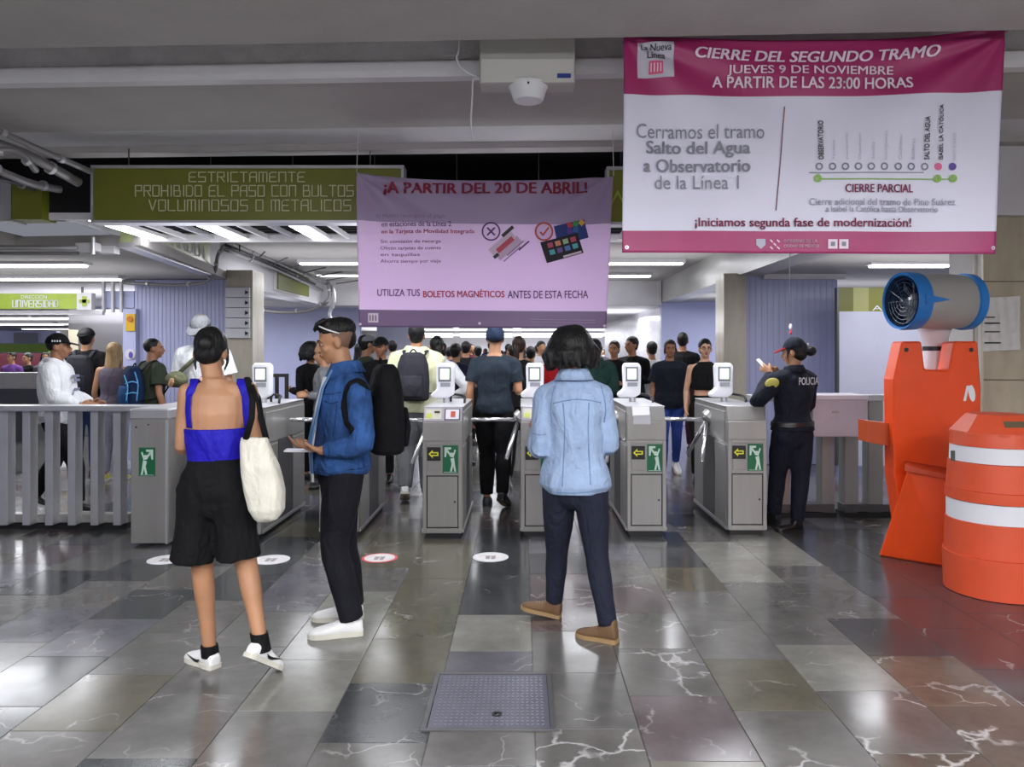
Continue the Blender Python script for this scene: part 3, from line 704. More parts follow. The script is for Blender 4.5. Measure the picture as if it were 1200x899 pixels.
# round stickers
for (px, py, cc, lb) in ((195, 656, 'w', 'worn white round floor sticker beside the woman in blue, nearest the plain end cabinet'), (318, 656, 'w', 'torn white floor sticker between the woman in blue and the man in denim'),
                         (445, 654, 'r', 'round floor sticker with a red rim, behind the man in denim'), (575, 653, 'w', 'round white floor sticker in the open lane before the middle turnstiles')):
    d = F * CAM_H / (py - 413); c = Vector((gx(px, d), d, 0)); st = thing('floor_sticker', lb, 'sticker', c, 'round floor stickers')
    obj('disc', MB().lathe(c, [(.132, .0003), (.132, .0018)], 28), rgb('sticker_red', 200, 70, 80, rough=.4) if cc == 'r' else M_PAPER, st)
    obj('disc_face', MB().lathe(c, [(.112, .0018), (.112, .0024)], 28), rgb('sticker_white', 222, 218, 218, rough=.3, noise=.12, nscale=14), st)
    m = MB()
    for k in (-1, 1): m.quadbox([c + Vector((k * .02 + dx, dy, .0024)) for dx, dy in ((-.014, -.06), (.014, -.06), (.018, .03), (-.018, .03))], (0, 0, .0006))
    obj('footprint_mark', m, rgb('sticker_grey', 150, 140, 142), st)

# ------------------------------------------------------------------ shell
def slab(name, mt, *bx):
    m = MB()
    for a, b_ in bx: m.box(a, b_)
    return struct(name, m, mt)
YS = -.045   # ceiling beams run slightly off square to the view
def beam(name, y0, y1, z0, z1, mt, x0=-9.6, x1=5.2, bev=0):
    m = MB(); m.quadbox([(x0, y0 + YS * x0, z0), (x1, y0 + YS * x1, z0), (x1, y1 + YS * x1, z0), (x0, y1 + YS * x0, z0)], (0, 0, z1 - z0)); return struct(name, m, mt)
beam('ceiling_near', -7, 3.885, 3.10, 3.5, M_CONC, x0=-14, x1=9)
beam('ceiling_recess', 3.6, 4.7, 3.62, 3.75, M_WHITE)
beam('beam_front', 4.42, 4.62, 3.18, 3.75, rgb('rough_pale', 190, 188, 188, rough=.85, noise=.12, nscale=5, bump=.7, bscale=45))
beam('trim_1', 4.39, 4.47, 3.10, 3.19, M_WHITE)
beam('ceiling_bay', 4.47, 5.42, 3.115, 3.3, M_CONC)
beam('ceiling_bay_step', 5.42, 5.95, 3.15, 3.3, M_WHITE)
beam('trim_2', 5.95, 6.1, 3.10, 3.3, M_CONC, x0=-4.4)
slab('ceiling_void', M_DARK, ((-9.6, 5.9, 3.5), (5.2, 10.3, 3.7)), ((-9.6, 6.9, 2.63), (-4.9, 7.0, 3.5)))  # near-black slabs; the unlit void's darkness is put into their colour
slab('wall_right', M_CONC, ((4.9, -7, 0), (5.1, 6.0, 3.6)))
slab('wall_left', M_LAV, ((-9.8, -7, 0), (-9.6, 12, 3.6)), ((-22.2, 12, 0), (-22, 60, 3.6)), ((-22, 11.9, 0), (-9.6, 12.1, 3.6)))
slab('wall_back', M_CONC, ((-10, -7.2, 0), (9, -7, 3.6)))
slab('wall_right_far', M_LAV, ((6.6, 6.2, 0), (6.8, 60, 3.6)))
slab('wall_end', M_WHITE, ((-23, 49, 0), (10, 49.2, 3.6)))
# hall beyond the gates
slab('ceiling_hall', M_CONC, ((-4.2, 7.45, 3.0), (3.0, 16.3, 3.15)))
slab('ceiling_hall_far', M_WHITE, ((-23, 16.3, 2.50), (9, 60, 2.62)))
slab('fascia_far', M_WHITE, ((-4.3, 15.95, 2.49), (2.9, 16.3, 3.05)))
# left aisle ceiling and beam
slab('ceiling_left', M_CONC, ((-9.6, 5.95, 2.50), (-4.75, 10.9, 2.62)))
m = MB().quadbox([(-4.75, 7.2, 2.50), (-3.5, 7.05, 2.50), (-3.98, 10.4, 2.50), (-4.75, 10.9, 2.50)], (0, 0, .1)); struct('ceiling_left_wedge', m, M_CONC)
slab('beam_left', M_WHITE, ((-4.5, 10.3, 2.5), (-4.15, 16, 3.05)))
slab('beam_left_end', M_WHITE, ((-9.6, 10.3, 2.5), (-4.15, 10.42, 2.54)))
slab('ceiling_left_far', M_WHITE, ((-22, 10.9, 2.62), (-4.4, 16.3, 2.75)))
def ribbed(name, x0, x1, y, z0, z1, mt, pitch=.055, dp=.007):
    m = MB(); m.box((x0, y, z0), (x1, y + .12, z1)); n = int((x1 - x0) / pitch)
    base = struct(name, m, mt); q = MB()
    for i in range(n): q.box((x0 + pitch * (i + .15), y - dp, z0 + .01), (x0 + pitch * (i + .8), y, z1 - .01), .004)
    obj('rib', q, mt, base, kind='stuff'); return base
ribbed('wall_ribbed_left', gx(158, 10.4), gx(265, 10.4), 10.4, 0, 2.5, M_LAV)
M_MARB = rgb('column_marble', 188, 181, 166, rough=.25, noise=.16, nscale=3.5, stretch=(1, 1, .25))
slab('column_left', M_MARB, ((gx(265, 10.3), 10.3, 0), (gx(296, 10.3), 10.75, 2.62)))
slab('wall_pale_left', M_LAV, ((-9.5, 17.0, 0), (-3.6, 17.2, 2.55)))
slab('wall_glass_left', rgb('milky_glass', 205, 205, 226, rough=.25), ((-3.6, 19, 0), (-2.55, 19.1, 2.5)))
slab('column_right', M_MARB, ((gx(845, 10.5), 10.35, 0), (gx(871, 10.5), 10.8, 2.58)))
M_BEAMR = rgb('beam_marble', 172, 170, 168, rough=.32, noise=.12, nscale=3, stretch=(1, .35, 1))
slab('beam_right', M_BEAMR, ((2.9, 6.1, 2.55), (3.25, 16, 3.05)))
slab('ceiling_right', M_CONC, ((3.25, 6.15, 2.57), (6.6, 16, 2.7)))
slab('ceiling_right_edge', M_WHITE, ((3.25, 5.9, 2.57), (6.6, 6.15, 3.2)))
ribbed('wall_ribbed_right', gx(871, 10.4), gx(982, 10.4), 10.42, 0, 2.57, M_LAV, .08)
slab('wall_pale_right', M_LAV, ((2.9, 16.0, 0), (6.6, 16.2, 2.57)))
slab('wall_metal_right', rgb('sheen_panel', 205, 203, 212, rough=.3, metal=.3, noise=.1, nscale=6, stretch=(1, .3, 1)), ((2.9, 16.2, 0), (3.05, 27, 2.5)))
slab('wall_right_aisle_end', M_LAV, ((3.9, 13.0, 0), (6.6, 13.1, 2.57)))
for x in (gx(715, 16), ): pass
slab('trim_3', M_WHITE, ((gx(771, 15.9), 15.9, 2.5), (gx(775, 15.9), 15.96, 3.0)))
slab('trim_4', M_WHITE, ((3.25, 10.32, 2.5), (4.35, 10.4, 2.57)))
# marble pier on the right
M_PIER = rgb('pier_marble', 176, 166, 146, rough=.22, noise=.14, nscale=2.6, stretch=(1.5, 1, .5), bump=.05, bscale=20)
px0 = gx(1151, 6.0); pier = slab('pillar_right', M_CONC, ((px0 + .02, 6.02, 0), (5.0, 6.5, 3.2)))
zz = 0.0
for i, zt in enumerate((.78, 1.30, gz(345, 6.0) + .1, 2.62, 3.12)):
    for j in range(2):
        xa = px0 + j * .68; xb = min(xa + .675, 4.98)
        o = obj('marble_panel', MB().box((xa, 5.985, zz + .002), (xb, 6.02, zt - .003), .003), M_PIER, pier)
    zz = zt
# ------------------------------------------------------------------ ceiling light grid over the gates
g = thing('ceiling_light_grid', 'open metal ceiling grid with lit tubes above the turnstiles, under the olive sign', 'ceiling light', (-1, 6.7, 2.6))
m = MB(); m.box((-3.78, 7.27, 2.565), (3.0, 7.33, 2.63)); obj('front_rail', m, M_WHITE, g)
m = MB(); m.box((-3.78, 6.13, 2.575), (3.0, 6.17, 2.63)); obj('rear_rail', m, M_WHITE, g)
for i in range(26):
    x = -3.70 + i * .257
    lit = i % 3 == 1
    if lit:
        m = MB().box((x - .085, 6.18, 2.59), (x + .085, 7.26, 2.62)); obj('lamp_tray', m, M_WHITE, g)
        m = MB().box((x - .062, 6.2, 2.575), (x + .062, 7.24, 2.588), .004); obj('lamp_tube', m, M_TUBE, g)
    else:
        m = MB().box((x - .012, 6.18, 2.585), (x + .012, 7.26, 2.63)); obj('grid_blade', m, M_WHITE if i % 3 else M_STEELL, g)
    if i % 3 == 0: obj('hanger_rod', MB().cyl((x, 7.22, 2.62), (x, 7.22, 3.6), .006, 6), M_STEELD, g)
for i in range(6): obj('grid_crossbar', MB().box((-3.76, 6.36 + i * .16, 2.625), (3.0, 6.375 + i * .16, 2.66)), M_BLACK, g)
# transverse ceiling lights in the halls
def tubelight(label, x0, x1, y, z, m_=M_TUBE, group='fluorescent ceiling lights of the hall', w_=.09):
    t = thing('fluorescent_light', label, 'ceiling light', ((x0 + x1) / 2, y, z), group)
    obj('lamp_housing', MB().box((x0 - .03, y - w_, z + .012), (x1 + .03, y + w_, z + .07)), M_WHITE, t)
    obj('lamp_tube', MB().box((x0, y - w_ * .6, z - .012), (x1, y + w_ * .6, z + .011), .006), m_, t)
def zat(py, d): return gz(py, d)
tubelight('lit ceiling tube left of the lilac banner, nearer of the two', gx(352, 12.3), gx(425, 12.3), 12.3, 2.93)
tubelight('unlit-looking thin ceiling tube behind the lilac banner, left end showing', gx(372, 14.2), gx(470, 14.2), 14.2, 2.93, M_TUBEF)
tubelight('long lit ceiling tube between the two banners, nearer of the pair', gx(660, 12.3), gx(800, 12.3), 12.3, 2.93)
tubelight('shorter lit ceiling tube between the two banners, farther of the pair', gx(640, 14.3), gx(762, 14.3), 14.3, 2.93)
tubelight('lit ceiling tube above the fan in the right-hand side room', gx(1020, 9.05), gx(1110, 9.05), 9.05, 2.53)
tubelight('lit ceiling tube of the left aisle, nearest the olive sign', gx(-60, 8.4), gx(100, 8.4), 8.4, 2.46)
tubelight('lit ceiling tube of the left aisle, over the lime direction sign', gx(-40, 9.9), gx(140, 9.9), 9.9, 2.45)
n_ = 0; ORD = ['nearest', 'second', 'third', 'farthest']
for dn, (d, rows) in enumerate(((17.5, ((-20, 60), (66, 145))), (20.5, ((-40, 44), (50, 140))), (25, ((-10, 70), (78, 142))), (30, ((30, 90), (95, 143))))):
    for sn, (a, b_) in enumerate(rows):
        n_ += 1; tubelight('%s ceiling tube of the %s row far down the left aisle' % (('left', 'right')[sn], ORD[dn]), gx(a, d), gx(b_, d), d, 2.42, M_TUBEF, 'ceiling tubes far down the left aisle', .42)
for dn, d in enumerate((24, 30, 37, 45)):
    for sn, (a, b_) in enumerate(((470, 530), (540, 600), (612, 665), (675, 705))):
        tubelight('%s tube from the left in the %s row of far hall lights' % (('first', 'second', 'third', 'fourth')[sn], ORD[dn]), gx(a, d) , gx(b_, d), d, 2.42, M_TUBEF, 'ceiling tubes of the far hall', .35)
# ------------------------------------------------------------------ signs
# squared-off stroke lettering of the station signs (drawn on a 4 x 6 grid)
GL = {'E': [[(4, 0), (0, 0), (0, 5), (1, 6), (4, 6)], [(0, 3), (3.4, 3)]], 'S': [[(0, 0), (4, 0), (4, 3), (0, 3), (0, 6), (4, 6)]], 'T': [[(0, 6), (4, 6)], [(2, 6), (2, 0)]], 'R': [[(0, 0), (0, 6), (4, 6), (4, 3), (0, 3)], [(2, 3), (4, 0)]],
      'I': [[(.6, 0), (.6, 6)]], 'C': [[(4, 0), (0, 0), (0, 6), (4, 6)]], 'A': [[(0, 0), (0, 5), (1, 6), (4, 6), (4, 0)], [(0, 3), (4, 3)]], 'M': [[(0, 0), (0, 6), (4.6, 6), (4.6, 0)], [(2.3, 6), (2.3, 0)]], 'N': [[(0, 0), (0, 6), (4, 6), (4, 0)]],
      'P': [[(0, 0), (0, 6), (4, 6), (4, 3), (0, 3)]], 'O': [[(0, 0), (4, 0), (4, 6), (0, 6), (0, 0)]], 'H': [[(0, 0), (0, 6)], [(4, 0), (4, 6)], [(0, 3), (4, 3)]], 'B': [[(0, 0), (0, 6), (3.4, 6), (3.4, 3.2), (4, 3), (4, 0), (0, 0)], [(0, 3), (4, 3)]],
      'D': [[(0, 0), (0, 6), (3, 6), (4, 5), (4, 1), (3, 0), (0, 0)]], 'L': [[(0, 6), (0, 0), (4, 0)]], 'U': [[(0, 6), (0, 0), (4, 0), (4, 6)]], 'V': [[(0, 6), (2, 0), (4, 6)]]}
def stroke_text(name, s, x0, x1, y0, y1, d, m, parent, wt=.55, dy=-.006):
    adv = sum({'I': 2.4, ' ': 3.4, 'M': 6.2}.get(c, 5.6) for c in s) - 1.6; k = (x1 - x0) / adv; ky = (y1 - y0) / 6; mb = MB(); x = x0
    for c in s:
        for pl in GL.get(c, []):
            for (ax, ay), (bx_, by_) in zip(pl, pl[1:]):
                ax, ay, bx2, by2 = x + ax * k, y1 - ay * ky, x + bx_ * k, y1 - by_ * ky; dx, dy_ = bx2 - ax, by2 - ay; l = math.hypot(dx, dy_); nx, ny = -dy_ / l * wt, dx / l * wt; ex, ey = dx / l * wt, dy_ / l * wt
                q = [(ax + nx - ex, ay + ny - ey), (ax - nx - ex, ay - ny - ey), (bx2 - nx + ex, by2 - ny + ey), (bx2 + nx + ex, by2 + ny + ey)]
                mb.quadbox([at(u, v, d) + Vector((0, dy, 0)) for u, v in q], (0, .004, 0))
        x += {'I': 2.4, ' ': 3.4, 'M': 6.2}.get(c, 5.6) * k
    return obj(name, mb, m, parent)
def tline(name, s, x0, x1, y0, y1, d, m, parent, bold=0, dy=-.004, **k):
    """flat lettering on a plane facing the concourse; box in photo pixels at distance d"""
    return text_mesh(name, s, (x0, x1, -y1, -y0), m, parent, lambda u, v: at(u, -v, d) + Vector((0, dy, 0)), bold, **k)
def pxbox(x0, x1, y0, y1, d, th, bev=0.0, m=None):
    return (m or MB()).box((gx(x0, d), d, gz(y1, d)), (gx(x1, d), d + th, gz(y0, d)), bev)
s1 = thing('overhead_sign', 'long olive overhead sign forbidding bulky or metallic loads, above the left turnstiles', 'sign', at(290, 227, 6.0))
obj('sign_board', pxbox(108, 471, 197, 258, 6.0, .12), M_GREEN, s1)
m = MB(); pxbox(106, 473, 193.5, 197, 5.985, .15, 0, m); pxbox(106, 473, 258, 261, 5.985, .15, 0, m); pxbox(106, 109, 196, 259, 5.985, .15, 0, m); pxbox(470, 473, 196, 259, 5.985, .15, 0, m); obj('sign_frame', m, M_STEELL, s1)
for s, b_ in (('ESTRICTAMENTE', (222, 357, 202, 213)), ('PROHIBIDO EL PASO CON BULTOS', (159, 414, 217.5, 230)), ('VOLUMINOSOS O METALICOS', (175, 411, 234.5, 247))):
    stroke_text('lettering', s, *b_, 6.0, M_TXT, s1)
for x in (-3.1, -1.2): obj('hanger', MB().box((x, 6.04, gz(196, 6)), (x + .008, 6.05, 3.12)), M_STEELD, s1)
s2 = thing('overhead_sign', 'small plain olive sign panel at the end of the ceiling pipes', 'sign', at(31, 236, 6.4))
obj('sign_board', pxbox(14, 49, 215, 257, 6.4, .2), M_GREEN, s2); obj('sign_end', pxbox(0, 13, 213, 259, 6.42, .2), M_STEELL, s2)
s3 = thing('overhead_sign', 'olive overhead sign half hidden between the two banners', 'sign', at(760, 227, 6.0))
obj('sign_board', pxbox(713, 1000, 199, 260, 6.0, .12), M_GREEN, s3); m = MB(); pxbox(711, 1002, 195, 199, 5.985, .15, 0, m); pxbox(711, 1002, 260, 263, 5.985, .15, 0, m); pxbox(711, 714, 198, 261, 5.985, .15, 0, m); obj('sign_frame', m, M_STEELL, s3)
m = MB(); m.quadbox([at(717, 236, 5.99), at(724, 222, 5.99), at(731, 236, 5.99), at(731, 240, 5.99), at(724, 228, 5.99), at(717, 240, 5.99)], (0, .008, 0)); obj('arrow_mark', m, M_GREENL, s3)
# black panel painting in the gap's shade, and left wedge sign
slab('ceiling_gap_shade', M_DARK, ((gx(49, 6.5), 6.5, gz(257, 6.5)), (gx(110, 6.5), 6.6, 3.1)))
s4 = thing('wedge_sign', 'pale lime sign box on the slanted beam over the left aisle', 'sign', (-3.75, 8.2, 2.5))
A = Vector((-3.58, 7.06, 2.53)); B = Vector((-3.90, 9.6, 2.53)); u = Vector((0, 0, .42))
obj('sign_board', MB().quadbox([A, B, B + u, A + u], (-.12, 0, 0)), rgb('sign_pale_lime', 176, 186, 132, rough=.3, noise=.08, nscale=2), s4)
obj('sign_frame', MB().quadbox([A + Vector((.01, 0, -.05)), B + Vector((.01, 0, -.05)), B + Vector((.01, 0, 0)), A + Vector((.01, 0, 0))], (-.14, 0, 0)), M_STEELL, s4)
A2 = B + Vector((.0, .0, 0)); B2 = B + Vector((-.02, .35, 0)); arrow = obj('arrow_panel', MB().quadbox([A2, B2, B2 + u, A2 + u], (-.12, 0, 0)), M_WHITE, s4)
def side_text(name, s, P, U, u0, u1, z0, z1, m, parent): return text_mesh(name, s, (u0, u1, z0, z1), m, parent, lambda a, b_: P + U * a + Vector((.006, 0, b_)))
U = (B - A).normalized(); side_text('lettering', 'ANDEN', A, U, 1.1, 2.3, .12, .28, M_PAPER, s4)
s5 = thing('beam_sign', 'small olive sign fixed on the long white beam left of the lilac banner', 'sign', (-4.1, 13.5, 2.6))
obj('sign_board', MB().box((-4.15, F * 4.12 / (612 - 325), 2.58), (-4.10, F * 4.12 / (612 - 361), 2.96)), M_GREEN, s5)
obj('sign_frame', MB().box((-4.16, F * 4.12 / (612 - 322), 2.55), (-4.125, F * 4.12 / (612 - 364), 2.99)), M_WHITE, s5)
s6 = thing('direction_sign', 'lime direction sign with white letters hung across the left aisle', 'sign', at(50, 353, 10.2))
obj('sign_board', pxbox(-60, 90, 344, 362, 10.2, .1), M_GREENL, s6); obj('arrow_panel', pxbox(90, 107, 343, 363, 10.2, .1), M_WHITE, s6)
stroke_text('lettering', 'UNIVERSIDAD', 15, 68, 352, 360, 10.2, M_PAPER, s6, .5); tline('lettering', 'DIRECCION', 25, 55, 346, 350, 10.2, M_PAPER, s6)
m = MB(); pxbox(96, 101, 347, 359, 10.19, .01, 0, m); pxbox(92.5, 104.5, 351, 355, 10.19, .01, 0, m); obj('plus_mark', m, M_GREENL, s6)
obj('hanging_rail', pxbox(-60, 120, 364, 369, 10.25, .06), M_WHITE, s6)
for x in (-10, 95): obj('hanger', pxbox(x, x + 2, 336, 344, 10.25, .02), M_STEELD, s6)
# white direction board on the left column
s7 = thing('direction_board', 'white direction board with a column of arrows on the left marble column', 'sign', at(280, 367, 10.2))
for i in range(5):
    y0 = 337 + i * 12; pn = obj('board_panel', pxbox(264, 292, y0, y0 + 11.3, 10.24, .05, .004), M_PAPER, s7)
    m = MB(); m.quadbox([at(287, y0 + 3.2, 10.22), at(291, y0 + 5.6, 10.22), at(287, y0 + 8, 10.22)], (0, .02, 0)); obj('arrow_mark', m, M_BLACK, pn)
# info column left: yellow notice + round symbol
nc = thing('notice_column', 'narrow white post panel with a yellow notice beside the ribbed wall', 'notice board', at(150, 450, 10.3))
obj('panel', pxbox(144, 159, 362, 540, 10.3, .1), M_LAV, nc)
p_ = obj('yellow_notice', pxbox(147, 158, 368, 388, 10.28, .02), rgb('notice_yellow', 214, 172, 30), nc); m = MB(); m.lathe(at(152.5, 374, 10.275), [(.04, 0), (.04, .01)], 16, axis=(0, -1, 0)); obj('pictogram', m, rgb('notice_orange', 190, 110, 40), p_)
p_ = obj('round_symbol', MB().lathe(at(153, 415, 10.29), [(.07, 0), (.07, .012)], 20, axis=(0, -1, 0)), M_WHITE, nc); obj('symbol_figure', MB().ell(at(153, 416, 10.27), (.028, .006, .045)), rgb('symbol_violet', 90, 70, 170), p_)
m = MB()
for x in (119, 130, 140): m.box((gx(x, 10.35), 10.35, gz(366, 10.35)), (gx(x + 2.5, 10.35), 10.4, 2.5))
obj('upright', m, M_WHITE, nc)
obj('header_panel', pxbox(121, 157, 341, 361, 10.42, .04), M_LAV, nc)
# left far shop front
bt = thing('ticket_booth', 'shop front with a green strip and counter far behind the left fence', 'booth', at(20, 500, 13))
obj('sign_strip', pxbox(-60, 57, 403, 413, 13, .1), rgb('booth_green', 120, 150, 55), bt); obj('counter', pxbox(-60, 60, 437, 456, 13.3, .5), M_CONC, bt)
obj('dark_front', pxbox(-60, 45, 456, 520, 13.2, .3), rgb('booth_dark', 70, 70, 74), bt); obj('upper_panel', pxbox(-60, 66, 388, 402, 13.05, .1), M_LAV, bt)
obj('side_wall', pxbox(57, 80, 386, 470, 13.4, .3), rgb('booth_cream', 200, 190, 165), bt)
obj('window', pxbox(-60, 57, 414, 437, 14.6, .05), rgb('booth_red', 110, 50, 60), bt); obj('machine', pxbox(16, 42, 390, 402, 12.98, .06), rgb('machine_grey', 120, 120, 130), bt)
slab('wall_grey_left', rgb('wall_greyish', 140, 138, 142), ((gx(80, 14), 14, 0), (gx(144, 14), 14.2, 2.3)))
# hoarding in the right side room
hb = thing('hoarding', 'white hoarding wall with an olive top band behind the police guard and fan', 'hoarding', at(1060, 500, 10))
obj('panel', pxbox(983, 1150, 365, 546, 9.6, .06), rgb('hoarding_white', 182, 182, 200, rough=.35, noise=.04, nscale=1.5), hb)
obj('panel_edge', pxbox(981, 983.5, 337, 546, 9.59, .08), M_STEELD, hb)
for i, (a, b_, c_) in enumerate(((983, 1000, (96, 96, 20)), (1000, 1018, (150, 150, 90)), (1018, 1150, (118, 118, 30)))): obj('top_band', pxbox(a, b_, 337, 365, 9.6, .06), rgb('band_%d' % i, *c_, rough=.4), hb)
tline('lettering', 'ACCESO', 1022, 1090, 358, 364, 9.6, M_PAPER, hb)
m = MB()
for x in (1024, 1040, 1047): m.box((gx(x, 12.9), 12.9, 2.0), (gx(x + 2, 12.9), 12.95, 2.56))
obj('post', m, M_WHITE, hb)
# ------------------------------------------------------------------ emergency unit and detector
bx = thing('emergency_light_box', 'white metal box with a small blue label fixed under the ceiling recess', 'ceiling box', at(618, 70, 4.2))
obj('box_body', pxbox(562, 674, 43, 97, 4.2, .16, .004), rgb('box_cream', 176, 174, 168, rough=.4), bx)
obj('blue_label', pxbox(653, 669, 86, 91, 4.188, .007), rgb('label_blue', 40, 60, 140), bx)
obj('box_lid', pxbox(563.5, 672.5, 69, 96, 4.194, .01, .002), rgb('box_lid', 198, 196, 190, rough=.4), bx)
obj('bracket', MB().box((gx(600, 4.25), 4.25, gz(46, 4.2)), (gx(636, 4.25), 4.3, 3.62)), M_STEELD, bx)
dt = thing('smoke_detector', 'round white ceiling detector hanging below the white box', 'detector', at(619, 105, 4.28))
c = at(619, 98, 4.28); obj('housing', MB().lathe(c, [(.10, 0), (.112, -.006), (.112, -.022), (.104, -.03), (.086, -.088), (.078, -.098), (.01, -.104)], 32), M_PLW, dt, 'auto')
obj('led', MB().ell(c + Vector((0, -.104, -.03)), (.006, .006, .009), n=8), M_BLACK, dt)
tag(obj('dangling_cable', MB().tube([at(537, -30, 4.22), at(538, 52, 4.2), at(535, 68, 4.2), at(543, 82, 4.2), at(562.5, 92, 4.22), at(556, 92, 4.2), at(554, 96, 4.18), at(553, 120, 4.18), at(552, 145, 4.18), at(555, 165, 4.18)], .005, 8, smooth=4), M_WHITE, smooth=True), 'thin white cable looping and dangling left of the white ceiling box', 'cable')
# ------------------------------------------------------------------ pipes
def pipe(label, pts, r, m=M_STEELD, group=None, clips=True):
    t = thing('ceiling_pipe', label, 'pipe', pts[0], group); obj('pipe_run', MB().tube(pts, r, 12, smooth=3), m, t, True)
    for i in range(len(pts) - 1):
        c = Vector(pts[i]).lerp(Vector(pts[i + 1]), .5); d = (Vector(pts[i + 1]) - Vector(pts[i])).normalized()
        obj('clip', MB().cyl(c - d * .015, c + d * .015, r * 1.35, 12), M_STEELL, t)
    return t
MP = rgb('pipe_grey', 138, 136, 138, rough=.4, metal=.4)
pipe('grey ceiling pipe ending at the corner of the olive sign, highest of the bundle', [at(-30, 140, 5.0), at(35, 170, 5.35), at(106, 201, 5.8)], .022, MP)
pipe('thick grey ceiling pipe at the upper left, second in the bundle', [at(-40, 160, 5.2), at(24, 178, 5.4), at(92, 214, 5.9)], .035, MP)
pipe('short bent grey pipe crossing the bundle at the upper left', [at(-20, 178, 5.0), at(20, 177, 5.1), at(42, 200, 5.3)], .022, MP)
pipe('lower grey ceiling pipe of the bundle beside the small olive panel', [at(-40, 182, 5.5), at(30, 213, 5.9), at(70, 222, 6.2)], .03, MP)
pipe('lowest dark pipe of the bundle at the upper left', [at(-30, 205, 5.8), at(10, 212, 6.0), at(40, 222, 6.3)], .02, M_STEELD)
pipe('straight conduit across the left aisle ceiling below the olive panel', [(-6, 6.9, 2.46), (gx(90, 6.95), 6.95, 2.46)], .022, MP)
pipe('second straight conduit across the left aisle ceiling, slightly farther', [(-6, 7.3, 2.46), (gx(92, 7.35), 7.35, 2.46)], .016, MP)
jb = thing('junction_box', 'white junction box joining the conduits under the light grid', 'junction box', at(110, 290, 7.1))
obj('box_body', pxbox(88, 112, 284, 294, 7.0, .1, .004), M_WHITE, jb); obj('box_body', pxbox(114, 134, 286, 297, 7.1, .1, .004), M_WHITE, jb, label='smaller box behind the first'); obj('valve', MB().cyl(at(109, 278, 7.0), at(109, 298, 7.0), .02, 10), M_STEELL, jb)
pipe('curved conduit dropping from the pale lime sign along the left beam', [(-5.3, 10.2, 2.44), (-4.6, 10.1, 2.40), at(240, 331, 9.9), at(252, 318, 9.7), at(255, 300, 9.6), at(262, 288, 9.5)], .022, MP)
pipe('long conduit on top of the white beam left of the lilac banner, upper', [(-3.9, 10.0, 2.98), (-4.0, 12.5, 2.98), (-4.0, 15.6, 2.9)], .022, MP)
pipe('long conduit on top of the white beam left of the lilac banner, lower', [(-3.98, 10.2, 2.9), (-4.05, 12.5, 2.88), (-4.07, 15.6, 2.78)], .028, MP)
pipe('black-clad conduit between the two conduits on the left beam', [(-3.94, 10.2, 2.94), (-4.03, 12.5, 2.93), (-4.05, 15, 2.85)], .02, M_BLACK)
pipe('conduit curving down at the far end of the left white beam', [at(290, 361, 15), at(330, 366, 15), at(365, 363, 15), at(386, 350, 15), at(384, 330, 15)], .04, MP)
pipe('hanging conduit elbow just above the head of the man in denim', [at(390, 334, 15), at(392, 352, 15), at(386, 368, 15), at(392, 380, 15)], .035, M_STEELL)
pipe('white vertical pole in front of the marble pillar on the right', [(gx(1143, 5.9), 5.9, 0), (gx(1143, 5.9), 5.9, 1.5), (gx(1143, 5.9), 5.9, gz(298, 5.9))], .016, rgb('pole_cream', 190, 184, 172))
tag(obj('pole_band', MB().cyl((gx(1146, 5.9), 5.9, gz(352, 5.9)), (gx(1146, 5.9), 5.9, gz(340, 5.9)), .024, 14), rgb('band_purple', 60, 40, 60)), 'dark tape band wrapped round the white pole', 'tape')
for i, w_ in enumerate(('first', 'second', 'third', 'fourth', 'fifth', 'sixth', 'seventh', 'eighth')): tag(obj('ceiling_hanger', MB().cyl((-3.9 + i * .12, 10.6 + i * .7, 3.0), (-3.9 + i * .02, 10.6 + i * .7, 2.9), .012, 6), M_STEELD), w_ + ' short steel hanger of the left beam conduits, counted from the near end', 'hanger', 'hangers of the left beam conduits')
cd = thing('tagged_cord', 'thin cord with a red and white tag hanging above the police guard', 'cord', at(926, 300, 7.2))
obj('line', MB().cyl(at(925, 277.4, 7.2), at(926, 392, 7.2), .0035, 6), M_STEELD, cd); obj('white_tag', MB().ell(at(926.5, 383, 7.2), (.016, .016, .03), n=10), M_PAPER, cd, True); obj('red_tag', MB().ell(at(926.5, 389.5, 7.2), (.012, .012, .022), n=10), rgb('tag_red', 200, 50, 60), cd, True)
# notice on the pier
nt_ = thing('paper_notice', 'crumpled white paper notice taped on the marble pillar behind the fan', 'notice', at(1172, 380, 5.97))
m = MB(); nx, ny = 16, 20; vs = []
for j in range(ny + 1):
    for i in range(nx + 1):
        p = at(1151 + 44 * i / nx, 347 + 63 * j / ny + (1 - i / nx) * 2, 5.975); p.y -= .006 + .006 * math.sin(i * 1.1 + j * .7) * math.sin(j * .9 - i * .4); vs.append(p)
m.add(vs, [(j * (nx + 1) + i, j * (nx + 1) + i + 1, (j + 1) * (nx + 1) + i + 1, (j + 1) * (nx + 1) + i) for j in range(ny) for i in range(nx)])
sh_ = obj('sheet', m, rgb('notice_paper', 205, 203, 200, rough=.4), nt_, True, fixn=False)
for y, a, b_ in ((371, 1153, 1166), (378, 1154, 1172), (388, 1154, 1172), (401, 1154, 1173)): obj('text_line', pxbox(a, b_, y, y + 1.6, 5.955, .003), M_BLACK if y in (378, 401) else M_STEELD, sh_)
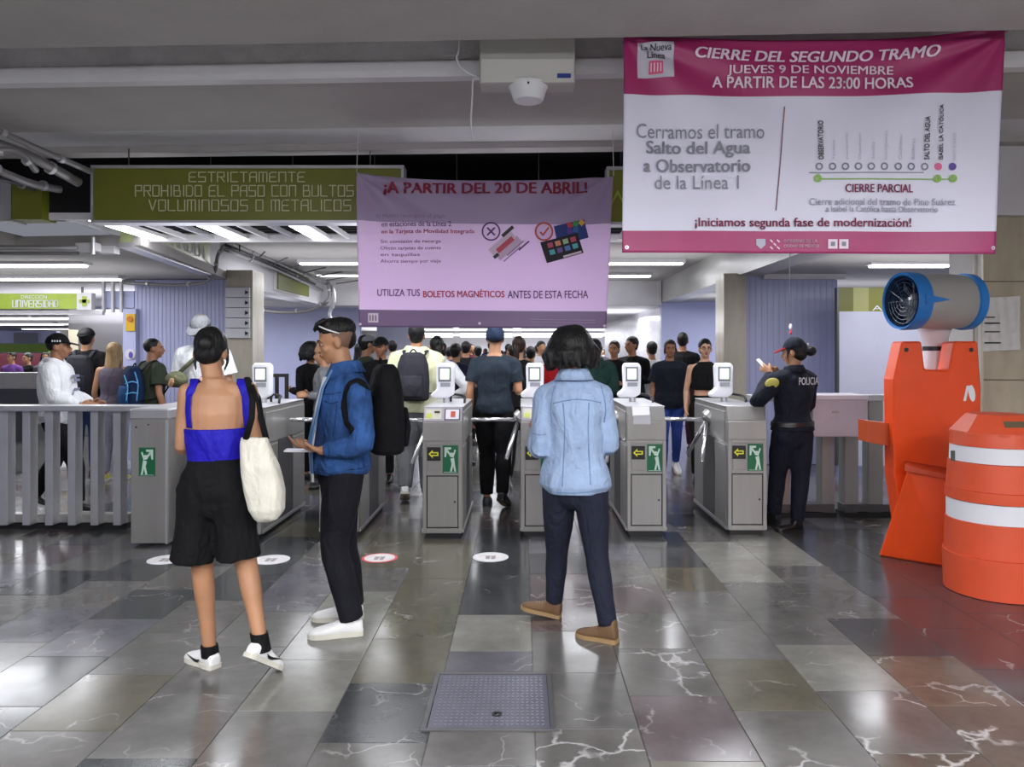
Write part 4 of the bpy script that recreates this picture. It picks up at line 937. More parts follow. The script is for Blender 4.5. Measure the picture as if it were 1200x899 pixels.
# ------------------------------------------------------------------ banners
V_ = lambda x, y, z: Vector((x, y, z))
class Banner:
    def __init__(s, name, label, cat, corners, d, sag, seed, wr=.010):
        s.c = corners; s.d = d; s.sag = sag; s.wr = wr; rs = random.Random(seed)
        s.k = [(rs.uniform(.012, .04), rs.uniform(.005, .03), rs.uniform(0, 6)) for _ in range(5)]
        s.t = thing(name, label, cat, at(sum(c[0] for c in corners) / 4, corners[0][1], d))
    def dy(s, px, py):
        (x0, y0), (x1, _), (_, y3), _b = s.c; u = (px - x0) / (x1 - x0); v = (py - y0) / (y3 - y0); q = 0
        for a, b, c in s.k: q += math.sin(px * a + py * b + c) * .4
        for cx in (0, 1):    # tension folds fanning out of the upper corners
            r = math.hypot(u - cx, v * .6) + .02; an = math.atan2(v, abs(u - cx) + .001); q += math.sin(an * 11 + cx) * min(1, r * 7) * math.exp(-r * 3.0) * 1.6
        return q * s.wr
    def P(s, px, py, off=0.0): 
        p = at(px, py, s.d); p.y += s.dy(px, py) - off - (.0015 if off else 0); return p
    def cloth(s, zones, mats, nx=150, ny=90):
        tl, tr, bl, br = s.c; m = MB(); vs = []
        for j in range(ny + 1):
            v = j / ny
            for i in range(nx + 1):
                u = i / nx; x = (tl[0] * (1 - u) + tr[0] * u) * (1 - v) + (bl[0] * (1 - u) + br[0] * u) * v; y0 = tl[1] * (1 - u) + tr[1] * u; y1 = bl[1] * (1 - u) + br[1] * u
                y = y0 + (y1 - y0) * v + s.sag * (1 - (2 * u - 1) ** 2) * (1 - v) ** 3; vs.append(s.P(x, y))
        m.v = [tuple(p) for p in vs]
        for j in range(ny):
            v = (j + .5) / ny; z = next(i for i, e in enumerate(zones) if v <= e)
            for i in range(nx): m.f.append((j * (nx + 1) + i, (j + 1) * (nx + 1) + i, (j + 1) * (nx + 1) + i + 1, j * (nx + 1) + i + 1)); m.m.append(z)
        o = obj('cloth', m, mats, s.t, True, fixn=False); sd = o.modifiers.new('th', 'SOLIDIFY'); sd.thickness = .0015; s.cl = o
        return o
    def text(s, st, x0, x1, y0, y1, m, bold=0., arc=0., rise=0., rot=False, shear=0., name='lettering'):
        def fn(u, v):
            t = (u - x0) / max(1, x1 - x0); py = -v + arc * (1 - (2 * t - 1) ** 2) - rise * t; return s.P(u, py, .0065)
        return text_mesh(name, st, (x0, x1, -y1, -y0), m, s.cl, fn, bold, shear=shear, rot=rot)
    def patch(s, name, poly, m, off=.003):
        q = MB(); n = len(poly)
        if n == 4:
            (ax, ay), (bx_, by_), (cx, cy), (dx, dy_) = poly; L1 = math.hypot(ax - bx_, ay - by_); L2 = math.hypot(bx_ - cx, by_ - cy); a_ = max(1, min(24, int(L1 / 4))); c_ = max(1, min(24, int(L2 / 4))); vs = []
            for i in range(a_ + 1):
                u = i / a_
                for j in range(c_ + 1):
                    v = j / c_; vs.append(s.P((ax * (1 - u) + bx_ * u) * (1 - v) + (dx * (1 - u) + cx * u) * v, (ay * (1 - u) + by_ * u) * (1 - v) + (dy_ * (1 - u) + cy * u) * v, off))
            q.add(vs, [(i * (c_ + 1) + j, (i + 1) * (c_ + 1) + j, (i + 1) * (c_ + 1) + j + 1, i * (c_ + 1) + j + 1) for i in range(a_) for j in range(c_)])
        else: q.add([s.P(x, y, off) for x, y in poly], [tuple(range(n))])
        return obj(name, q, m, s.cl, fixn=False)
    def disc(s, name, x, y, r, m, off=.003, r2=None):
        n = 24
        if r2 is None: return s.patch(name, [(x + r * math.cos(2 * math.pi * i / n), y + r * math.sin(2 * math.pi * i / n)) for i in range(n)], m, off)
        q = MB(); v = []
        for i in range(n):
            c_, s_ = math.cos(2 * math.pi * i / n), math.sin(2 * math.pi * i / n); v += [s.P(x + r * c_, y + r * s_, off), s.P(x + r2 * c_, y + r2 * s_, off)]
        q.add(v, [(2 * i, 2 * ((i + 1) % n), 2 * ((i + 1) % n) + 1, 2 * i + 1) for i in range(n)]); return obj(name, q, m, s.cl, fixn=False)
    def rect(s, name, x0, x1, y0, y1, m, off=.003): return s.patch(name, [(x0, y0), (x0, y1), (x1, y1), (x1, y0)], m, off)
    def line(s, name, a, b, w_, m, off=.003):
        dx, dy = b[0] - a[0], b[1] - a[1]; l = math.hypot(dx, dy); nx, ny = -dy / l * w_ / 2, dx / l * w_ / 2
        return s.patch(name, [(a[0] + nx, a[1] + ny), (a[0] - nx, a[1] - ny), (b[0] - nx, b[1] - ny), (b[0] + nx, b[1] + ny)], m, off)
MAR = rgb('banner_maroon', 158, 40, 98, rough=.42, noise=.04); BW = rgb('banner_white', 220, 219, 236, rough=.4, trans=.12); GRT = rgb('print_grey', 128, 128, 142); GRL = rgb('print_pale', 176, 176, 192)
MAT_ = rgb('print_maroon', 128, 30, 72); DKT = rgb('print_dark', 60, 56, 66); PKW = rgb('print_white', 226, 208, 222)
b = Banner('hanging_banner', 'large white banner with maroon bands announcing the closing of Line 1, by the marble pillar', 'banner', ((731, 40), (1177, 33), (729, 296), (1165, 298)), 3.97, 10, 4, .012)
b.cloth((.275, .895, 1.01), [MAR, BW, MAR])
b.text('CIERRE DEL SEGUNDO TRAMO', 814, 1100, 56, 69, PKW, .02, arc=6, rise=3, shear=.25)
b.text('JUEVES 9 DE NOVIEMBRE', 852, 1047, 77.5, 90, PKW, .01, rise=0)
b.text('A PARTIR DE LAS 23:00 HORAS', 834.5, 1069, 90, 103, PKW, .015, arc=1)
lg = b.rect('logo_patch', 747, 789, 50, 92, rgb('logo_grey', 190, 186, 200)); b.text('La Nueva', 751, 786, 52.5, 60, DKT, .012, name='logo_lettering'); b.text('Línea', 758, 779, 61.5, 70, DKT, .015, name='logo_lettering')
b.rect('logo_square', 760, 776, 73, 88, rgb('logo_pink', 214, 80, 122), .005); 
for i in range(4): b.line('logo_bar', (762.5 + i * 3.6, 75.5), (762.5 + i * 3.6, 85.5), 1.2, PKW, .006)
b.text('Cerramos el tramo', 745, 895, 146, 163, GRT, 0); b.text('Salto del Agua', 757, 878, 166, 185, GRT, .018); b.text('a Observatorio', 754, 878, 187, 202, GRT, .018); b.text('de la Línea 1', 767, 865, 206, 222, GRT, 0)
b.line('divider', (919.5, 125), (909, 247), 1.3, rgb('print_plum', 120, 80, 100))
xs = [960, 975.5, 990.5, 1005.5, 1020.5, 1036, 1052.5, 1068, 1084, 1100, 1116.5]
nm = ['OBSERVATORIO', 'Tacubaya', 'Juanacatlán', 'Chapultepec', 'Sevilla', 'Insurgentes', 'Cuauhtémoc', 'Balderas', 'SALTO DEL AGUA', 'ISABEL LA CATÓLICA', 'PINO SUÁREZ']
tp = [141, 164, 155, 156, 167, 154, 158, 163, 137, 123, 156]
for x, n_, t_ in zip(xs, nm, tp):
    big = n_ in ('OBSERVATORIO', 'SALTO DEL AGUA', 'ISABEL LA CATÓLICA'); b.text(n_, x - 1 if big else x, x + 5 if big else x + 3.6, t_, 187, DKT if big else GRL, .02 if big else 0, rot=True)
    b.disc('station_icon', x, 195, 4.4, {1100: rgb('icon_pink', 214, 100, 140), 1116.5: rgb('icon_blue', 90, 70, 150)}.get(x, GRT), .003, 2.6 if x < 1090 else None)
b.line('route_line', (948, 202.5), (1083, 202), 1.0, GRT); b.line('route_line', (958, 209.8), (1118, 209.8), 1.4, rgb('print_green', 130, 175, 80))
for x in (958, 1099, 1117): b.disc('route_stop', x, 209, 4.6, rgb('print_green', 130, 175, 80), .005, 1.5)
b.text('CIERRE PARCIAL', 990, 1070, 216, 225.5, MAT_, .015)
b.text('Cierre adicional del tramo de Pino Suárez', 948, 1119, 232.5, 240.5, GRL, .01); b.text('a Isabel la Católica hasta Observatorio', 967, 1099, 241.5, 248.5, GRL, .015)
b.text('¡Iniciamos segunda fase de modernización!', 814, 1068, 255.5, 269, MAT_, .015)
b.patch('crest', [(886, 280), (897, 280), (897, 287), (891.5, 292), (886, 287)], GRL)
for i in range(3):
    for j in range(3):
        if (i + j) % 2 == 0 or i == j: b.line('emblem_stroke', (902.5 + i * 4, 281 + j * 4), (905.5 + i * 4, 284 + j * 4), 1.6, PKW)
b.text('GOBIERNO DE LA', 918, 957, 281, 284.5, PKW, .01); b.text('CIUDAD DE MÉXICO', 918, 959, 286, 290, PKW, .015)
for x in (970, 983): b.rect('emblem_square', x, x + 11, 280.5, 291.5, PKW); b.rect('emblem_square_core', x + 3, x + 8, 283.5, 288.5, GRT, .005)
for x, y in ((732.5, 290), (1160, 291)): b.disc('eyelet', x + 2, y, 2.2, M_STEELL, .004, 1.0)
for (x0, y0) in ((731, 40), (1177, 33)):
    p_ = at(x0, y0, 3.97); obj('tie', MB().tube([p_, V_(p_.x, 3.95, 3.16), V_(p_.x, 3.885 + YS * p_.x, 3.16)], .004, 6), M_WHITE, b.t)

LIL = rgb('banner_lilac', 238, 218, 244, rough=.38, trans=.4); LILG = rgb('banner_lilac_grey', 184, 166, 198, rough=.38, trans=.3); PUR = rgb('banner_purple', 122, 92, 138, rough=.4)
RED = rgb('print_red', 134, 28, 56); SRED = rgb('print_light_red', 190, 80, 100); DPU = rgb('print_purple', 96, 56, 112); SG = rgb('print_small_grey', 150, 128, 160)
c = Banner('hanging_banner', 'lilac banner about magnetic tickets with a cross and a tick, hung over the middle turnstiles', 'banner', ((418, 202), (719, 206), (421, 383), (710, 385)), 5.6, 8, 11, .019)
c.cloth((.31, .887, 1.01), [LILG, LIL, PUR])
c.text('¡A PARTIR DEL 20 DE ABRIL!', 450, 688, 213, 229, RED, .025, arc=2)
c.text('El Metro recargará el pago', 441, 522, 251, 256.5, SG, 0); c.text('en estaciones de la Línea 2', 447, 529, 259.5, 265.5, DPU, .005); c.text('en la Tarjeta de Movilidad Integrada', 447, 556, 269, 275, SRED, .012)
for i, t_ in enumerate(('Sin comisión de recarga', 'Obtén tarjetas de cuenta', 'en taquillas', 'Ahorra tiempo por viaje')): c.text(t_, 446, 492 if i == 2 else 517, 281 + i * 7.7, 286 + i * 7.7, SG, .005)
c.disc('cross_ring', 575.5, 271.5, 11, DPU, .004, 9.2); c.line('cross_stroke', (571, 267), (580, 276), 2, DPU, .004); c.line('cross_stroke', (580, 267), (571, 276), 2, DPU, .005)
def rp(x, y, w_, h_, a): 
    ca, sa = math.cos(a), math.sin(a); return [(x + i * w_ / 2 * ca - j * h_ / 2 * sa, y + i * w_ / 2 * sa + j * h_ / 2 * ca) for i, j in ((-1, -1), (-1, 1), (1, 1), (1, -1))]
A_ = -.72
for (x, y, w_, h_, mt) in ((588, 285, 34, 9, rgb('ticket_pale', 214, 190, 214)), (596, 291, 34, 9, rgb('ticket_pale2', 206, 178, 208))): c.patch('ticket', rp(x, y, w_, h_, A_), mt, .004)
c.patch('ticket_stripe', rp(595, 271.5, 17, 4, A_), M_BLACK, .006); c.patch('ticket_stripe', rp(581.5, 300, 7, 4, A_), M_BLACK, .006); c.patch('ticket_band', rp(592, 287, 24, 6, A_), rgb('ticket_red', 196, 80, 96), .006)
c.patch('ticket_text', rp(604, 291, 26, 1.4, A_), SG, .006); c.patch('ticket_text', rp(600, 298, 26, 1.4, A_), SG, .006); c.patch('ticket_text', rp(614, 288, 16, 1.8, A_), DPU, .006)
c.patch('back_card', [(649, 265), (685, 256), (690, 278), (654, 287)], rgb('card_blue', 40, 60, 130), .004)
for i, col in enumerate(((200, 60, 70), (60, 150, 90), (220, 170, 60), (90, 60, 160), (40, 110, 170))): c.patch('card_patch', rp(668 + (i % 3) * 7, 263 + (i // 3) * 7 + (i % 3) * -1.5, 6, 6, -.25 + .5 * i), rgb('card_c%d' % i, *col), .006)
c.patch('front_card', [(633, 284), (677, 272), (684, 296), (641, 308)], rgb('card_black', 24, 22, 30), .008)
for i in range(4):
    for j in range(2): c.patch('card_icon', rp(645 + i * 9 + j * 2.4, 287 + j * 8 - i * 2.4, 6.4, 5.8, -.27), rgb('ico%d' % ((i * 2 + j) % 6), *((200, 80, 110), (90, 180, 190), (230, 150, 120), (120, 90, 160), (170, 200, 160), (90, 130, 200))[(i * 2 + j) % 6]), .010)
c.patch('card_strip', rp(671, 297.5, 22, 2.4, -.27), PKW, .010)
c.disc('tick_ring', 637.5, 271.5, 11, rgb('tick_orange', 200, 90, 80), .012, 8.8); c.disc('tick_disc', 637.5, 271.5, 8.8, LIL, .011); c.line('tick_stroke', (633, 272), (636.5, 276), 2, rgb('tick_orange', 200, 90, 80), .014); c.line('tick_stroke', (636, 276), (643, 266.5), 2, rgb('tick_orange', 200, 90, 80), .014)
c.text('UTILIZA TUS', 442.5, 492, 339, 347, DPU, .01); c.text('BOLETOS MAGNÉTICOS', 496, 591, 339, 348.5, rgb('print_red2', 186, 60, 84), .02); c.text('ANTES DE ESTA FECHA', 595, 689, 340.5, 349.5, DPU, .01)
c.rect('logo_patch', 431.5, 443.5, 367, 378, PKW)
for i in range(3): c.line('logo_bar', (434 + i * 3.2, 369.5), (434 + i * 3.2, 376), 1.4, PUR, .005)
c.line('small_print', (622, 374), (697, 375.5), 1.1, SG); c.line('small_print', (622, 377), (697, 378.5), 1.1, SG)
for x, y in ((422.5, 380), (562, 379), (708, 382)): c.disc('eyelet', x, y, 1.6, PKW, .004)
for (x0, y0) in ((418, 202), (719, 206)):
    p_ = at(x0, y0, 5.6); obj('tie', MB().cyl(p_, V_(p_.x, 5.65, 3.16), .003, 6), M_WHITE, c.t)

# ------------------------------------------------------------------ turnstiles
M_STK = rgb('sticker_green', 20, 104, 66, rough=.35); M_YEL = rgb('arrow_yellow', 226, 226, 60, rough=.4); M_STW = rgb('sticker_light', 205, 226, 214, rough=.4)
def green_sticker(x, z, y, w_, h_, parent, flip=1):
    g_ = obj('green_sticker', MB().box((x, y - .003, z), (x + w_, y, z + h_)), M_STK, parent); X = lambda q: (x + w_ * q) if flip > 0 else (x + w_ * (1 - q)); Z = lambda q: z + h_ * q; yy = y - .004
    def poly(pts): return [(X(a), yy, Z(c_)) for a, c_ in pts]
    m = MB(); m.quadbox(poly([(.12, .93), (.55, .93), (.55, .86), (.30, .84), (.22, .58), (.12, .58)]), (0, .001, 0)); m.quadbox(poly([(.22, .80), (.30, .86), (.50, .72), (.42, .66)]), (0, .001, 0)); obj('arrow_mark', m, M_STW, g_)
    m = MB(); m.lathe((X(.58), yy, Z(.66)), [(w_ * .15, 0), (w_ * .15, .001)], 14, axis=(0, -1, 0))
    m.quadbox(poly([(.50, .52), (.74, .56), (.80, .30), (.88, .06), (.76, .06), (.68, .26), (.60, .06), (.48, .06), (.58, .34)]), (0, .001, 0)); m.quadbox(poly([(.70, .56), (.86, .82), (.78, .86), (.62, .58)]), (0, .001, 0)); obj('figure_mark', m, M_STW, g_)
    m = MB(); m.quadbox(poly([(.08, .03), (.92, .03), (.92, .045), (.08, .045)]), (0, .001, 0)); obj('text_strip', m, M_STW, g_)
def turnstile(label, x0, d0, w_=.32, L=1.25, reader=None, tripod=True, scanner=True, H=1.06, arm=.47):
    t = thing('turnstile', label, 'turnstile', (x0 + w_ / 2, d0 + L / 2, 0), 'steel turnstile cabinets'); x1 = x0 + w_; d1 = d0 + L
    prof = [(d0, .045), (d0, .95), (d0 + .075, H), (d1 - .04, H), (d1, H - .05), (d1, .045)]
    obj('cabinet_body', MB().prism(prof, x0 + .004, x1 - .004, 'yz'), M_STEEL, t)
    obj('plinth', MB().box((x0 + .025, d0 + .03, 0), (x1 - .025, d1 - .03, .046)), M_BLACK, t)
    obj('upper_band', MB().box((x0, d0 - .006, .795), (x1, d0 + .02, .945), .003), M_STEEL, t)
    m = MB(); fw = .03
    m.box((x0, d0 - .006, .05), (x0 + fw, d0 + .01, .79), .002); m.box((x1 - fw, d0 - .006, .05), (x1, d0 + .01, .79), .002)
    m.box((x0 + fw, d0 - .006, .05), (x1 - fw, d0 + .01, .085), .002); m.box((x0 + fw, d0 - .006, .515), (x1 - fw, d0 + .01, .545), .002); m.box((x0 + fw, d0 - .006, .765), (x1 - fw, d0 + .01, .79), .002); obj('front_frame', m, M_STEEL, t)
    obj('door_gap', MB().box((x0 + fw, d0 - .0005, .086), (x1 - fw, d0 + .004, .515)), M_BLACK, t)
    dr = obj('door', MB().box((x0 + fw + .008, d0 - .003, .095), (x1 - fw - .008, d0 + .008, .506), .002), M_STEEL, t); obj('lock', MB().lathe((x1 - fw - .03, d0 - .003, .30), [(.008, 0), (.008, .004)], 10, axis=(0, -1, 0)), M_BLACK, dr)
    q = obj('arrow_sticker', MB().box((x0 + .035, d0 - .009, .635), (x0 + .145, d0 - .005, .745)), M_BLACK, t); cx, cz = x0 + .09, .69; m = MB()
    o_ = [(-.043, 0), (-.008, .034), (-.008, .016), (.038, .016), (.038, -.016), (-.008, -.016), (-.008, -.034)]; i_ = [(-.027, 0), (-.015, .013), (-.015, .006), (.027, .006), (.027, -.006), (-.015, -.006), (-.015, -.013)]
    n = 7; m.add([(cx + a, d0 - .0105, cz + b_) for a, b_ in o_ + i_], [(k, (k + 1) % n, n + (k + 1) % n, n + k) for k in range(n)]); obj('arrow_mark', m, M_YEL, q, fixn=False)
    obj('coin_flap', MB().box((x0 + .04, d0 - .008, .553), (x0 + .14, d0, .622), .002), M_STEEL, t)
    green_sticker(x0 + .162, .535, d0 - .006, .125, .225, t)
    # sloping ticket reader
    sl = Vector((0, .075, .11)); nrm = Vector((0, -.11, .075)).normalized()
    def onslope(u0, u1, v0, v1, th=.004): return MB().quadbox([Vector((x0 + w_ * u, d0, .95)) + sl * v for u, v in ((u0, v0), (u1, v0), (u1, v1), (u0, v1))], nrm * th)
    if reader == 'full':
        a_ = obj('reader_plate', onslope(.02, .98, .03, .97), M_STEELL, t); obj('left_label', onslope(.06, .46, .15, .85, .007), rgb('label_cream', 200, 200, 180), t); obj('slot', onslope(.28, .42, .6, .72, .01), M_BLACK, t); obj('yellow_mark', onslope(.09, .22, .25, .55, .009), rgb('mark_lime', 190, 200, 80), t)
        obj('right_label', onslope(.54, .94, .1, .9, .007), M_STEELD, t); obj('right_label_face', onslope(.57, .91, .16, .84, .009), M_PAPER, t); obj('red_mark', onslope(.70, .82, .3, .7, .011), rgb('mark_red', 190, 80, 60), t)
    elif reader == 'paper':
        obj('reader_plate', onslope(.02, .98, .03, .97), M_STEEL, t); obj('taped_paper', MB().box((x0 + .05, d0 - .012, .925), (x0 + .19, d0 - .008, 1.0)), M_PAPER, t)
        obj('taped_paper', onslope(.15, .6, .3, 1.0, .008), M_PAPER, t)
    else: obj('reader_plate', onslope(.02, .98, .03, .97), M_STEEL, t)
    # long side panels
    for sx, xs in ((-1, x0), (1, x1)):
        for (a, b_) in ((.06, .42), (.86, L - .05)):
            obj('side_panel', MB().box((xs - .004, d0 + a, .075), (xs + .004, d0 + b_, .74), .002), M_STEEL, t)
        obj('side_panel', MB().box((xs - .004, d0 + .10, .765), (xs + .004, d1 - .06, 1.02), .002), M_STEEL, t)
        obj('recess_shade_panel', MB().box((xs - .003, d0 + .44, .075), (xs + .003, d0 + .84, .90)), M_STEELD, t)  # flat dark panel; the shade of the recess is put into its colour
        obj('skirt', MB().box((xs - .010 * (sx < 0), d0 + .02, .0455), (xs + .010 * (sx > 0), d1 - .02, .073)), M_STEELL, t)
    obj('top_plate', MB().box((x0 - .004, d0 + .08, H - .001), (x1 + .004, d1 - .05, H + .008), .002), M_STEELL, t)
    if tripod:
        h_ = Vector((x0, d0 + .62, .93)); ax = Vector((-1, 0, -1)).normalized()
        hb_ = obj('tripod_hub', MB().lathe(h_ - ax * .03, [(.075, 0), (.075, .05), (.055, .07), (.02, .075)], 20, axis=ax), M_STEEL, t, 'auto'); c0 = h_ + ax * .03
        for dr_ in ((-1, 0, 0), (-.25, -.61, -.75), (-.25, .61, -.75)):
            dv = Vector(dr_).normalized(); obj('arm', MB().tube([c0, c0 + dv * (arm - .01), c0 + dv * arm], [.0185, .0185, .012], 14), M_CHROME, t, True)
    if scanner:
        sx = x0 + .03; y = d0 + .62; sc_ = MB(); z0 = H + .05
        poly = [(y - .11, z0), (y - .115, z0 + .03), (y - .04, z0 + .075), (y - .045, z0 + .27), (y - .02, z0 + .305), (y + .05, z0 + .30), (y + .06, z0 + .02), (y + .03, z0)]
        pr = [(sx - .03 + .0, z0), (sx - .035, z0 + .035), (sx + .02, z0 + .08), (sx + .012, z0 + .28), (sx + .03, z0 + .31), (sx + .15, z0 + .31), (sx + .175, z0 + .28), (sx + .17, z0 + .03), (sx + .12, z0)]
        s_ = MB().prism(pr, y - .05, y + .06, 'xz'); sb = obj('scanner', s_, M_PLW, t); bv = sb.modifiers.new('b', 'BEVEL'); bv.width = .016; bv.segments = 3; bv.limit_method = 'ANGLE'
        sb.data.shade_smooth()
        obj('screen_bezel', MB().box((sx + .035, y - .054, z0 + .145), (sx + .145, y - .049, z0 + .275), .002), rgb('bezel_grey', 120, 125, 130), sb); obj('screen', MB().box((sx + .05, y - .057, z0 + .165), (sx + .13, y - .052, z0 + .26)), mat('lit_screen', (.75, .85, .70), emit=.75), sb)
        obj('keypad', MB().box((sx + .05, y - .054, z0 + .10), (sx + .14, y - .049, z0 + .135)), rgb('keys_grey', 150, 152, 160), sb)
        obj('scanner_post', MB().cyl((sx + .10, y + .0, H), (sx + .10, y, z0 + .02), .03, 14), M_STEELL, t)
        obj('grab_loop', MB().tube([(x0 + .16, y + .12, H), (x0 + .16, y + .12, H + .05), (x0 + .19, y + .10, H + .075), (x0 + .28, y + .02, H + .065), (x0 + .30, y - .08, H + .05), (x0 + .30, y - .10, H)], .011, 8, smooth=4), M_BLACK, t, True)
    return t
turnstile('turnstile partly behind the white tote bag, next to the plain end cabinet', gx(306, 6.2) - .32, 6.2, tripod=False)
turnstile('turnstile behind the man in the blue denim jacket', gx(421, 6.3) - .32, 6.28, arm=.41)
turnstile('turnstile with a full ticket reader, in front of the yellow jacket', gx(495.5, 6.24), 6.24, reader='full')
turnstile('turnstile half hidden by the person in the pale denim jacket', gx(610.5, 6.3), 6.3, reader='full', arm=.43)
turnstile('turnstile with a paper sheet taped to its slope, right of the pale denim jacket', gx(735, 6.32), 6.32, reader='paper')
turnstile('turnstile beside the police guard, its three arms in full view', gx(853, 6.35), 6.35)
# plain end cabinet
e = thing('end_cabinet', 'plain steel end cabinet with a green sticker at the end of the left fence', 'cabinet', (gx(175, 6.0), 6.4, 0)); x0, x1 = gx(153, 6.0), gx(197.5, 6.0)
obj('cabinet_body', MB().box((x0, 6.0, .02), (x1, 7.1, 1.03), .006), M_STEEL, e); obj('cabinet_lid', MB().box((x0 - .006, 5.99, .99), (x1 + .006, 7.11, 1.075), .012), M_STEELL, e)
obj('cabinet_edge', MB().box((x1 - .02, 5.988, .02), (x1 - .004, 5.999, .985)), M_STEELL, e); obj('screw', MB().lathe((x0 + .045, 5.999, .93), [(.007, 0), (.007, .004)], 10, axis=(0, -1, 0)), M_BLACK, e); obj('screw', MB().lathe((x0 + .14, 5.999, .95), [(.006, 0), (.006, .004)], 10, axis=(0, -1, 0)), M_BLACK, e)
green_sticker(gx(163, 6), gz(558, 6), 5.999, gx(182, 6) - gx(163, 6), gz(524.5, 6) - gz(558, 6), e, -1)
# ------------------------------------------------------------------ fences
fn_ = thing('steel_fence', 'grey steel fence of upright plates left of the end cabinet', 'fence', (-3.9, 6.65, 0))
obj('top_rail', MB().box((-5.6, 6.42, gz(482, 6.45)), (gx(151.5, 6.0), 6.62, gz(475.5, 6.45)), .006), M_STEELL, fn_)
obj('bottom_rail', MB().box((-5.6, 6.60, .05), (gx(150, 6.6), 6.70, .125), .004), M_STEEL, fn_); obj('base_strip', MB().box((-5.6, 6.58, 0), (gx(150, 6.6), 6.72, .045)), M_BLACK, fn_)
x = gx(145, 6.55)
for i in range(14):
    obj('upright_plate', MB().box((x - .066, 6.5, .05), (x, 6.61, gz(482, 6.5)), .003), M_STEELL, fn_); x -= .192
fr = thing('steel_fence', 'grey steel fence with wide uprights between the police guard and the orange barrier', 'fence', (2.9, 7.15, 0))
for a, b_ in ((885, 897), (917, 926), (963, 978), (990, 1006), (1018, 1035)): obj('upright_plate', MB().box((gx(a, 7.06), 7.06, .03), (gx(b_, 7.06), 7.2, gz(466, 7.06)), .004), M_STEEL, fr)
for a, b_ in ((883, 978), (989, 1050)): obj('bottom_rail', MB().box((gx(a, 7.06), 7.05, .05), (gx(b_, 7.06), 7.21, .12), .004), M_STEELD, fr); obj('base_strip', MB().box((gx(a, 7.06) - .01, 7.03, 0), (gx(b_, 7.06) + .01, 7.23, .045)), M_BLACK, fr)
obj('top_rail', MB().box((gx(880, 7.06), 7.05, gz(470, 7.06)), (gx(1050, 7.06), 7.21, gz(463, 7.06)), .004), M_STEELL, fr)
wb = thing('white_box', 'pale box mounted on the fence top beside the police guard', 'box', at(985, 488, 6.8)); MW = rgb('box_pale', 186, 178, 188, rough=.35, noise=.05)
obj('box_body', pxbox(952, 1017, 467, 512, 6.70, .34, .006), MW, wb); obj('box_lid', pxbox(951, 1018, 463, 468.5, 6.69, .35, .004), rgb('box_lid_pale', 206, 200, 208, rough=.3), wb); obj('box_handle', pxbox(976, 983, 482, 484, 6.685, .015), M_STEEL, wb)
bk = thing('rear_gate', 'small black barred gate frame behind the turnstiles near the tote bag', 'gate', at(325, 470, 8.5)); d = 8.5
for a in (312, 322, 333.5): obj('gate_bar', pxbox(a, a + 3.5, 440, 573.4, d, .04), M_BLACK, bk)
obj('gate_rail', pxbox(312, 337, 438, 442, d - .003, .046), M_BLACK, bk)
# ------------------------------------------------------------------ orange barrier, barrel, fan
M_OR = rgb('orange_plastic', 226, 74, 18, rough=.42, noise=.06, nscale=3, bump=.1, bscale=25); M_ORD = rgb('orange_edge', 190, 66, 28, rough=.5); M_ORP = rgb('barrel_orange', 206, 78, 44, rough=.5, noise=.05, nscale=4, bump=.1, bscale=15)
ob = thing('traffic_barrier', 'bright orange plastic traffic barrier stood on its end beside the marble pillar', 'barrier', (gx(1085, 5.6), 5.65, 0)); d = 5.62
P_ = [(1057, 400), (1080, 400), (1084, 433), (1112, 434), (1118, 400), (1146, 400), (1150, 455), (1150, 600), (1112, 655), (1060, 640), (1048, 560), (1047, 445)]
obj('main_shell', MB().quadbox([at(x_, y_, d) for x_, y_ in P_], (.02, .20, 0)), M_OR, ob); ob.children[0].modifiers.new('b', 'BEVEL').width = .012
m = MB(); fp = [at(1064, 549, 5.5), at(1111, 560, 5.38), at(1109, 661, 5.42), at(1030, 629, 5.72)]
fb = [p + Vector((.18, .30, 0)) for p in fp]; fp[2].z = .0; fp[3].z = .0; fb[2].z = 0; fb[3].z = 0
m.add(fp + fb, [(0, 1, 2, 3), (4, 7, 6, 5), (0, 4, 5, 1), (1, 5, 6, 2), (2, 6, 7, 3), (3, 7, 4, 0)]); o = obj('flared_foot', m, M_OR, ob); o.modifiers.new('b', 'BEVEL').width = .01
m = MB().quadbox([at(1060, 545, 5.46), at(1115, 558, 5.34), at(1116, 563, 5.34), at(1060, 552, 5.46)], (.16, .28, .01)); obj('foot_lip', m, M_ORD, ob)
obj('side_lug', MB().quadbox([at(1016, 493, 5.72), at(1048, 497, 5.72), at(1048, 524, 5.72), at(1016, 518, 5.72)], (0, .15, 0)), rgb('orange_dull', 176, 74, 34, rough=.5), ob)
for x_, y_ in ((1062, 410), (1138, 410)): obj('pin_hole', MB().lathe(at(x_, y_, d - .001), [(.016, 0), (.016, .004)], 12, axis=(0, -1, 0)), M_BLACK, ob)
obj('reflector', MB().loft([(at(1139, 461, d - .006), Vector((.022, 0, .012)), Vector((-.012, 0, .060)))] + [(at(1139, 461, d - .001), Vector((.022, 0, .012)), Vector((-.012, 0, .060)))], 16), M_PLW, ob); obj('reflector_stripe', MB().quadbox([at(1129, 470, d - .004), at(1132, 470, d - .004), at(1136, 452, d - .004), at(1133, 452, d - .004)], (0, .004, 0)), M_PLW, ob)
for x_, y_ in ((1084, 575), (1088, 590), (1093, 640)): obj('rivet', MB().ell(at(x_, y_, 5.50 - (x_ - 1064) * .0022 + (y_ - 549) * .0004), (.006, .012, .006), n=8), M_ORD, ob)
br = thing('traffic_barrel', 'orange traffic barrel with two white reflective bands, nearest the marble pillar', 'barrel', (gx(1168, 4.92), 4.92, 0)); c_ = Vector((gx(1168, 4.90), 4.90, 0)); RB = .308
def bz(py): return gz(py, 4.62)
